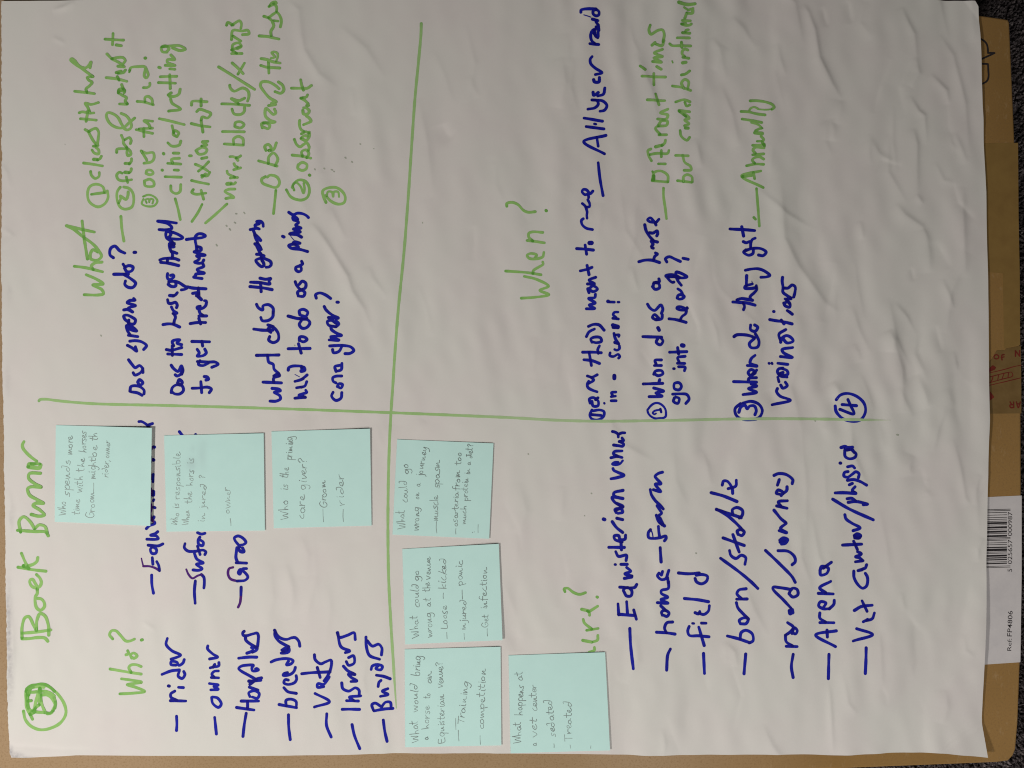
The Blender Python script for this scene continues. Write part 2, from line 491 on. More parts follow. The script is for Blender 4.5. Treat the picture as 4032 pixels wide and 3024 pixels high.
class Ribbons:
    """flat marks lying on a surface zf(x, y); every stroke lies a few microns above the one before"""
    def __init__(self, zf, base=0.00006, cross=True):
        self.zf, self.base, self.cross = zf, base, cross
        self.xy, self.dz, self.f, self.a = [], [], [], []
        self.z = base
        self.grid = {}
        self.n = 0
    def near(self, x, y, w, idx):
        c = 8.0
        gx, gy = int(x // c), int(y // c)
        for i in (gx - 1, gx, gx + 1):
            for j in (gy - 1, gy, gy + 1):
                for (px, py, k) in self.grid.get((i, j), ()):
                    if k < idx and (px - x) ** 2 + (py - y) ** 2 < (0.55 * w) ** 2:
                        return True
        return False
    def stroke(self, pts, w, tone=0.15, purple=0.0, pool=0.5, wob=0.10, fade=None, taper=None, step=2.0):
        S = smooth_line(pts, step)
        d = np.hypot(*np.diff(S, axis=0).T) if len(S) > 1 else np.array([1.0])
        keep = np.concatenate([[True], d > 0.3])
        S = S[keep]
        if len(S) < 2:
            S = np.vstack([S, S + [[0.8, 0.3]]])
        n = len(S)
        g = np.gradient(S, axis=0)
        L = np.hypot(g[:, 0], g[:, 1])[:, None] + 1e-6
        g = g / L
        nrm = np.stack([-g[:, 1], g[:, 0]], 1)
        ph = rng.uniform(0, 6.28)
        s = np.arange(n) * step
        hw = 0.5 * w * (1 + wob * np.sin(s / 17.0 + ph) * 0.6 + wob * np.sin(s / 7.3 + 2 * ph) * 0.4)
        if taper:
            e = np.clip((n - 1 - np.arange(n)) * step / taper, 0, 1)
            hw = hw * (0.35 + 0.65 * e)
        tn = np.full(n, tone)
        tn += pool * np.exp(-s / 9.0) + 0.35 * pool * np.exp(-(s[-1] - s) / 6.0)
        if self.cross:
            for i in range(n):
                if self.near(S[i, 0], S[i, 1], w, self.n + i - int(1.6 * w / step)):
                    tn[i] += 0.55
            for i in range(n):
                self.grid.setdefault((int(S[i, 0] // 8), int(S[i, 1] // 8)), []).append((S[i, 0], S[i, 1], self.n + i))
            self.n += n + 40
            tn = np.convolve(np.pad(tn, 1, mode='edge'), [0.25, 0.5, 0.25], 'valid')
        fd = np.zeros(n) if fade is None else fade(S)
        dzs = min(2.5e-7, 2e-5 / n)
        z = self.z + np.arange(n) * dzs
        self.z += n * dzs + 8e-7
        if self.z > self.base + 0.0002:
            self.z = self.base
        b = len(self.xy)
        for i in range(n):
            for sg in (-1, 1):
                self.xy.append(S[i] + sg * nrm[i] * hw[i])
                self.dz.append(z[i])
                self.a.append((min(tn[i], 1.2), purple, fd[i], 1))
        for i in range(n - 1):
            q = b + 2 * i
            self.f.append((q, q + 1, q + 3, q + 2))
        for e, sgn in ((0, -1), (n - 1, 1)):              # round ends
            c = len(self.xy)
            base_a = math.atan2(nrm[e, 1], nrm[e, 0])
            k = 6
            for j in range(k + 1):
                ang = base_a - sgn * math.pi * j / k
                self.xy.append(S[e] + hw[e] * np.array([math.cos(ang), math.sin(ang)]))
                self.dz.append(z[e] + sgn * 1e-7)
                self.a.append((min(tn[e], 1.2), purple, fd[e], 1))
            face = tuple(range(c, c + k + 1))
            self.f.append(face if sgn < 0 else face[::-1])
        # round elbows where the pen turns sharply
        dot = (g[1:] * g[:-1]).sum(1)
        for i in np.where(dot < 0.86)[0]:
            self.disc(S[i], hw[i], z[i] - 1.2e-7, (min(tn[i], 1.2), purple, fd[i], 1))
    def disc(self, c, r, z, a):
        b = len(self.xy)
        for j in range(10):
            t = 2 * math.pi * j / 10
            self.xy.append(np.array(c) + r * np.array([math.cos(t), math.sin(t)]))
            self.dz.append(z)
            self.a.append(a)
        self.f.append(tuple(range(b, b + 10)))
    def poly(self, pts, tone=0.3):
        b = len(self.xy)
        for p in pts:
            self.xy.append(np.array(p, float))
            self.dz.append(self.z)
            self.a.append((tone, 0, 0, 1))
        self.z += 3e-6
        self.f.append(tuple(range(b, b + len(pts))))
    def build(self, name, mat, parent):
        P = np.array(self.xy)
        zz = self.zf(P[:, 0], P[:, 1]) + np.array(self.dz)
        V = np.stack([wx(P[:, 0]), wy(P[:, 1]), zz], 1)
        fs = []
        for f in self.f:                                   # every face looks up
            p = P[list(f)]
            ar = sum(p[i, 0] * p[(i + 1) % len(p), 1] - p[(i + 1) % len(p), 0] * p[i, 1] for i in range(len(p)))
            fs.append(f if ar < 0 else f[::-1])
        return obj(name, V, fs, mat, parent, attr=self.a)

def parse(text):
    parts, fr = [], (0, 0, 1)
    for ln in text.strip().split('\n'):
        ln = ln.strip()
        if not ln:
            continue
        if ln[0] == '@':
            n, c, w = ln[1:].split('|')
            parts.append((n, c, float(w), []))
            continue
        if ln[0] == 'T':
            _, a, b = ln.split()
            fr = (int(a) * 1008, int(b) * 756, 2.19444)
            continue
        if ln[0] == 'F':
            _, a, b, s = ln.split()
            fr = (float(a), float(b), float(s))
            continue
        t = ln.split()
        w = parts[-1][2]
        if t[0].startswith('w='):
            w = float(t[0][2:])
            t = t[1:]
        parts[-1][3].append((w, [(fr[0] + float(p.split(',')[0]) / fr[2], fr[1] + float(p.split(',')[1]) / fr[2]) for p in t]))
    return parts

# ------------------------------------------------------------------ the carton under the sheet
CARD_Z = -0.0016
carton = thing('cardboard_carton', 'flat brown cardboard carton under the white sheet, with barcode label and tape', 'carton', (0, 0, CARD_Z - 0.037))
def build_carton():
    out = [(-130, -14), (1500, 8), (3858, 54), (3950, 67), (3976, 72), (3982, 84), (3996, 400), (4011, 756), (4020, 1120), (4027, 1512), (4029, 2268), (4024, 2614),
           (4015, 2850), (4006, 2955), (3996, 2980), (3976, 3001), (3930, 3007), (3632, 3019), (3300, 3032), (2000, 3062), (-130, 3090)]
    bm = bmesh.new()
    top = [bm.verts.new((wx(x), wy(y), CARD_Z)) for x, y in out]
    f = bm.faces.new(top)
    if f.normal.z < 0:
        f.normal_flip()
    bm.normal_update()
    r = bmesh.ops.extrude_face_region(bm, geom=[f])
    bot = [v for v in r['geom'] if isinstance(v, bmesh.types.BMVert)]
    for v in bot:
        v.co.z -= 0.037
    bm.normal_update()
    bmesh.ops.recalc_face_normals(bm, faces=bm.faces[:])
    rim = [e for e in bm.edges if all(abs(v.co.z - CARD_Z) < 1e-6 for v in e.verts)]
    bmesh.ops.bevel(bm, geom=rim, offset=0.0016, segments=4, profile=0.5, affect='EDGES')
    me = bpy.data.meshes.new('carton_body')
    bm.to_mesh(me)
    bm.free()
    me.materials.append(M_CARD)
    o = bpy.data.objects.new('carton_body', me)
    COL.objects.link(o)
    o.parent = carton
    o.matrix_parent_inverse = carton.matrix_basis.inverted()
build_carton()

def strip(name, poly, z, mat, parent, seg=6):
    """thin sheet stuck to the carton: outline polygon with a little thickness"""
    n = len(poly)
    t = 0.00008
    vs = [(wx(x), wy(y), z + t) for x, y in poly] + [(wx(x), wy(y), z) for x, y in poly]
    fs = [tuple(range(n))[::-1]]
    fs += [(i, (i + 1) % n, (i + 1) % n + n, i + n) for i in range(n)]
    o = obj(name, vs, fs, mat, parent)
    bm = bmesh.new()
    bm.from_mesh(o.data)
    bmesh.ops.recalc_face_normals(bm, faces=bm.faces[:])
    bm.normal_update()
    up = max(bm.faces, key=lambda f: f.calc_area())
    if up.normal.z < 0:
        bmesh.ops.reverse_faces(bm, faces=bm.faces[:])
    bm.to_mesh(o.data)
    bm.free()
    return o

def Z(ox, oy, s, pts): return [(ox + x / s, oy + y / s) for x, y in pts]
tape1 = strip('clear_tape', T(3, 1, [(1500, -420), (2172, -430), (2176, 200), (2186, 700), (2190, 1320), (2050, 1350), (2040, 700), (1905, 690), (1500, 690)]), CARD_Z + 0.00002, M_CLEAR, carton)
tape2 = strip('printed_tape', Z(3780, 1320, 4.881, [(-300, 480), (560, 560), (655, 420), (730, 292), (885, 288), (905, 255), (1190, 200), (1198, 700), (1200, 1100), (1202, 1503), (560, 1510), (-300, 1512)]), CARD_Z + 0.00012, M_TAPE, carton)
zt = lambda x, y: np.full(np.shape(x), CARD_Z + 0.00021)
def build_tape_print():
    rb = Ribbons(zt, base=0.00001, cross=False)
    F = lambda p: Z(3780, 1320, 4.881, p)
    w = 3.4
    for p in ([(450, 760), (630, 715), (900, 650), (1060, 602), (1196, 578)], [(450, 1000), (570, 968), (900, 890), (1196, 818)],
              [(450, 840), (600, 800), (750, 760), (950, 715), (1012, 712), (1036, 770), (1005, 800), (850, 840), (600, 910), (450, 950)],
              [(655, 795), (640, 850), (615, 895)], [(765, 762), (742, 870)], [(865, 740), (832, 835)], [(955, 718), (942, 812)]):
        rb.stroke(F(p), w, wob=0.2)
    rb.stroke(F([(720, 372), (762, 395), (758, 440), (718, 455), (680, 438), (682, 392), (718, 372)]), 4.6)
    rb.stroke(F([(868, 370), (825, 385), (828, 475)]), 5.2)
    rb.stroke(F([(812, 432), (868, 415)]), 4.6)
    rb.stroke(F([(1088, 405), (1085, 298)]), 5)
    rb.stroke(F([(1085, 298), (1168, 402)]), 5)
    rb.stroke(F([(1168, 402), (1168, 296)]), 5)
    rb.stroke(F([(1052, 1285), (1052, 1392)]), 5.4)
    rb.stroke(F([(1052, 1392), (990, 1390), (982, 1345), (1048, 1338)]), 5)
    rb.stroke(F([(1015, 1338), (982, 1285)]), 5)
    rb.stroke(F([(1180, 1285), (1142, 1395), (1104, 1285)]), 5)
    rb.stroke(F([(1120, 1322), (1168, 1322)]), 4.4)
    rb.poly(F([(480, 745), (560, 655), (650, 575), (715, 618), (690, 660), (625, 690)]))
    rb.poly(F([(480, 1010), (555, 1050), (600, 1082), (680, 1190), (555, 1290), (480, 1330)]))
    rb.build('printed_mark', M_RED, tape2)
build_tape_print()

label = strip('barcode_label', T(3, 2, [(1500, 985), (1895, 980), (2203, 966), (2203, 1659), (2192, 2410), (1860, 2432), (1500, 2440)]), CARD_Z + 0.00002, M_LABEL, carton)
label['label'] = 'white barcode label on the carton edge'
ZL = CARD_Z + 0.00011
zl = lambda x, y: np.full(np.shape(x), ZL)
def build_barcode():
    digits = '5025657000987'
    A = ['0001101', '0011001', '0010011', '0111101', '0100011', '0110001', '0101111', '0111011', '0110111', '0001011']
    G = [''.join('1' if c == '0' else '0' for c in a)[::-1] for a in A]
    R = [''.join('1' if c == '0' else '0' for c in a) for a in A]
    par = {'5': 'LGGLLG'}[digits[0]]
    bits = '101' + ''.join((A if p == 'L' else G)[int(d)] for p, d in zip(par, digits[1:7])) + '01010' + ''.join(R[int(d)] for d in digits[7:]) + '101'
    rb = Ribbons(zl, base=0.00001, cross=False)
    y0, y1 = 1446.0, 318.0
    mod = (y0 - y1) / len(bits)
    i = 0
    while i < len(bits):
        if bits[i] == '1':
            j = i
            while j < len(bits) and bits[j] == '1':
                j += 1
            guard = i < 3 or i >= len(bits) - 3 or 45 <= i < 50
            xr = 992 if guard else 926
            ya, yb = y0 - i * mod - 0.6, y0 - j * mod + 0.6
            sl = -0.028
            rb.poly(Z(3780, 1940, 4.881, [(440, ya + (440 - 925) * sl), (xr, ya + (xr - 925) * sl), (xr, yb + (xr - 925) * sl), (440, yb + (440 - 925) * sl)]))
            i = j
        else:
            i += 1
    rb.build('barcode', M_BLACK, label)
build_barcode()

def text(body, x, y, x2, y2, size, bold=0.0, name='printed_text', parent=None):
    """type set on the carton label; starts at pixel (x, y), ends at (x2, y2)"""
    cu = bpy.data.curves.new(name, 'FONT')
    cu.body = body
    cu.size = 1.0
    cu.offset = bold
    cu.resolution_u = 3
    tmp = bpy.data.objects.new(name, cu)
    COL.objects.link(tmp)
    bpy.context.view_layer.update()
    me = bpy.data.meshes.new_from_object(tmp.evaluated_get(bpy.context.evaluated_depsgraph_get()))
    bpy.data.objects.remove(tmp)
    bpy.data.curves.remove(cu)
    n = len(me.vertices)
    co = np.zeros(n * 3)
    me.vertices.foreach_get('co', co)
    co = co.reshape(-1, 3)
    lo, hi = co.min(0), co.max(0)
    L = math.hypot(x2 - x, y2 - y)
    ux, uy = (x2 - x) / L, (y2 - y) / L
    vx, vy = uy, -ux                                        # up direction of the letters in the picture
    s = (co[:, 0] - lo[0]) / (hi[0] - lo[0]) * L
    u = co[:, 1] / 0.70 * size
    X = x + ux * s + vx * u
    Y = y + uy * s + vy * u
    out = np.stack([wx(X), wy(Y), np.full(n, ZL + 0.00003)], 1)
    me.vertices.foreach_set('co', out.ravel())
    me.update()
    bm = bmesh.new()
    bm.from_mesh(me)
    for f in bm.faces:
        f.normal_update()
        if f.normal.z < 0:
            f.normal_flip()
    bm.to_mesh(me)
    bm.free()
    me.materials.clear()
    me.materials.append(M_BLACK)
    me.name = name
    o = bpy.data.objects.new(name, me)
    COL.objects.link(o)
    o.parent = parent
    o.matrix_parent_inverse = parent.matrix_basis.inverted()
    return o
def TT(c, r, x, y): return c * 1008 + x / 2.19444, r * 756 + y / 2.19444
def ZZ(x, y): return 3780 + x / 4.881, 1940 + y / 4.881
text('Ref:', *TT(3, 3, 2112, 652), *TT(3, 3, 2116, 548), 16.5, 0.0, 'printed_text', label)
text('FP4806', *TT(3, 3, 2117, 528), *TT(3, 3, 2124, 306), 18.5, 0.003, 'printed_text', label)
text('5', *ZZ(1022, 1530), *ZZ(1024, 1474), 17.5, 0.0, 'printed_text', label)
text('025657', *ZZ(1024, 1378), *ZZ(1028, 912), 17.5, 0.0, 'printed_text', label)
text('000987', *ZZ(1024, 838), *ZZ(1028, 376), 17.5, 0.0, 'printed_text', label)

def build_recycling():
    zc = lambda x, y: np.full(np.shape(x), CARD_Z + 0.00003)
    rb = Ribbons(zc, base=0.00001, cross=False)
    F = lambda p: Z(3780, 20, 4.881, p)
    for p in ([(250, 600), (385, 622), (470, 660), (535, 730), (558, 820), (562, 905)], [(562, 905), (620, 903), (688, 906)], [(688, 906), (540, 975), (400, 1038), (250, 1100)],
              [(250, 1100), (410, 1110), (560, 1118)], [(560, 1118), (568, 1240), (570, 1370), (540, 1445), (470, 1490), (300, 1560)]):
        rb.stroke(F(p), 7.2, pool=0, wob=0.05)
    rb.build('recycling_mark', M_BLACK, carton)
build_recycling()

# ------------------------------------------------------------------ the flipchart sheet
sheet = thing('flipchart_sheet', 'large white flipchart sheet covered in green and blue marker handwriting', 'paper sheet', (0, 0, 0))
LEFT = [(5, 4), (5.5, 110), (5, 380), (6, 756), (6, 1000), (8, 1330), (9, 1512), (14, 1700), (20, 2100), (21, 2268), (23, 2400), (27, 2600), (29, 2720), (33, 2850), (37, 2920), (39, 2962), (43, 2983)]
RIGHT = [(3835, 7), (3848, 28), (3850, 60), (3856, 130), (3861, 250), (3867, 410), (3871, 470), (3873, 560), (3883, 756), (3885, 900), (3890, 1110), (3892, 1300), (3892, 1512), (3893, 1650), (3889, 1900), (3885, 2080), (3881, 2268), (3877, 2450), (3872, 2619), (3867, 2760), (3865, 2842), (3868, 2890), (3874, 2971)]
TOP = [(5, 4), (250, 2), (430, -1), (700, -5), (1500, -16), (2600, -18), (3300, -8), (3648, 0), (3760, 3), (3835, 7)]
BOT = [(43, 2983), (100, 2984), (200, 2980), (300, 2974), (600, 2976), (1008, 2977), (1300, 2973), (1600, 2966), (2016, 2967), (2300, 2969), (2600, 2975), (3024, 2970), (3280, 2974), (3500, 2966), (3690, 2963), (3800, 2967), (3874, 2971)]
def resample(pl, n):
    P = np.array(pl, float)
    d = np.concatenate([[0], np.cumsum(np.hypot(*np.diff(P, axis=0).T))])
    t = np.linspace(0, d[-1], n)
    return np.stack([np.interp(t, d, P[:, 0]), np.interp(t, d, P[:, 1])], 1)

DIRT = [  # x, y, rx, ry, strength : grey scuffs on the sheet's left margin
    (34, 2480, 12, 150, 0.9), (40, 2620, 14, 120, 0.8), (30, 2380, 9, 60, 0.6), (45, 2700, 12, 40, 0.5), (60, 2975, 30, 12, 1.0), (95, 2984, 35, 7, 0.8), (44, 2040, 9, 45, 0.35), (30, 2560, 7, 200, 0.6),
    (44, 2960, 8, 20, 0.9), (38, 1150, 10, 30, 0.2), (30, 1500, 12, 60, 0.22), (2000, 2974, 60, 5, 0.2)]
def build_sheet():
    nu, nv = 860, 660
    l, r = resample(LEFT, nv), resample(RIGHT, nv)
    t, b = resample(TOP, nu), resample(BOT, nu)
    u = np.linspace(0, 1, nu)[None, :, None]
    v = np.linspace(0, 1, nv)[:, None, None]
    P = (1 - v) * t[None] + v * b[None] + (1 - u) * l[:, None] + u * r[:, None]
    P = P - ((1 - u) * (1 - v) * t[0] + u * (1 - v) * t[-1] + (1 - u) * v * b[0] + u * v * b[-1])
    # slightly rough torn left edge
    rr = np.random.RandomState(5)
    jag = np.convolve(rr.normal(0, 1.6, nv + 6), np.ones(3) / 3, 'same')[3:-3]
    fall = np.exp(-np.arange(nu) / 1.2)
    P[:, :, 0] += jag[:, None] * fall[None]
    X, Y = P[:, :, 0].ravel(), P[:, :, 1].ravel()
    Zs = zp(X, Y)
    V = np.stack([wx(X), wy(Y), Zs], 1)
    idx = np.arange(nu * nv).reshape(nv, nu)
    F = np.stack([idx[:-1, :-1], idx[1:, :-1], idx[1:, 1:], idx[:-1, 1:]], -1).reshape(-1, 4)
    d = np.zeros_like(X)
    for cx, cy, rx, ry, k in DIRT:
        d = np.maximum(d, k * np.exp(-(((X - cx) / rx) ** 2 + ((Y - cy) / ry) ** 2)))
    A = np.stack([d, d * 0, d * 0, d * 0 + 1], 1)
    o = obj('paper', V, F, M_PAPER, sheet, smooth=True, attr=A)
    so = o.modifiers.new('thickness', 'SOLIDIFY')
    so.thickness = 0.00012
    so.offset = -1
    return o
build_sheet()

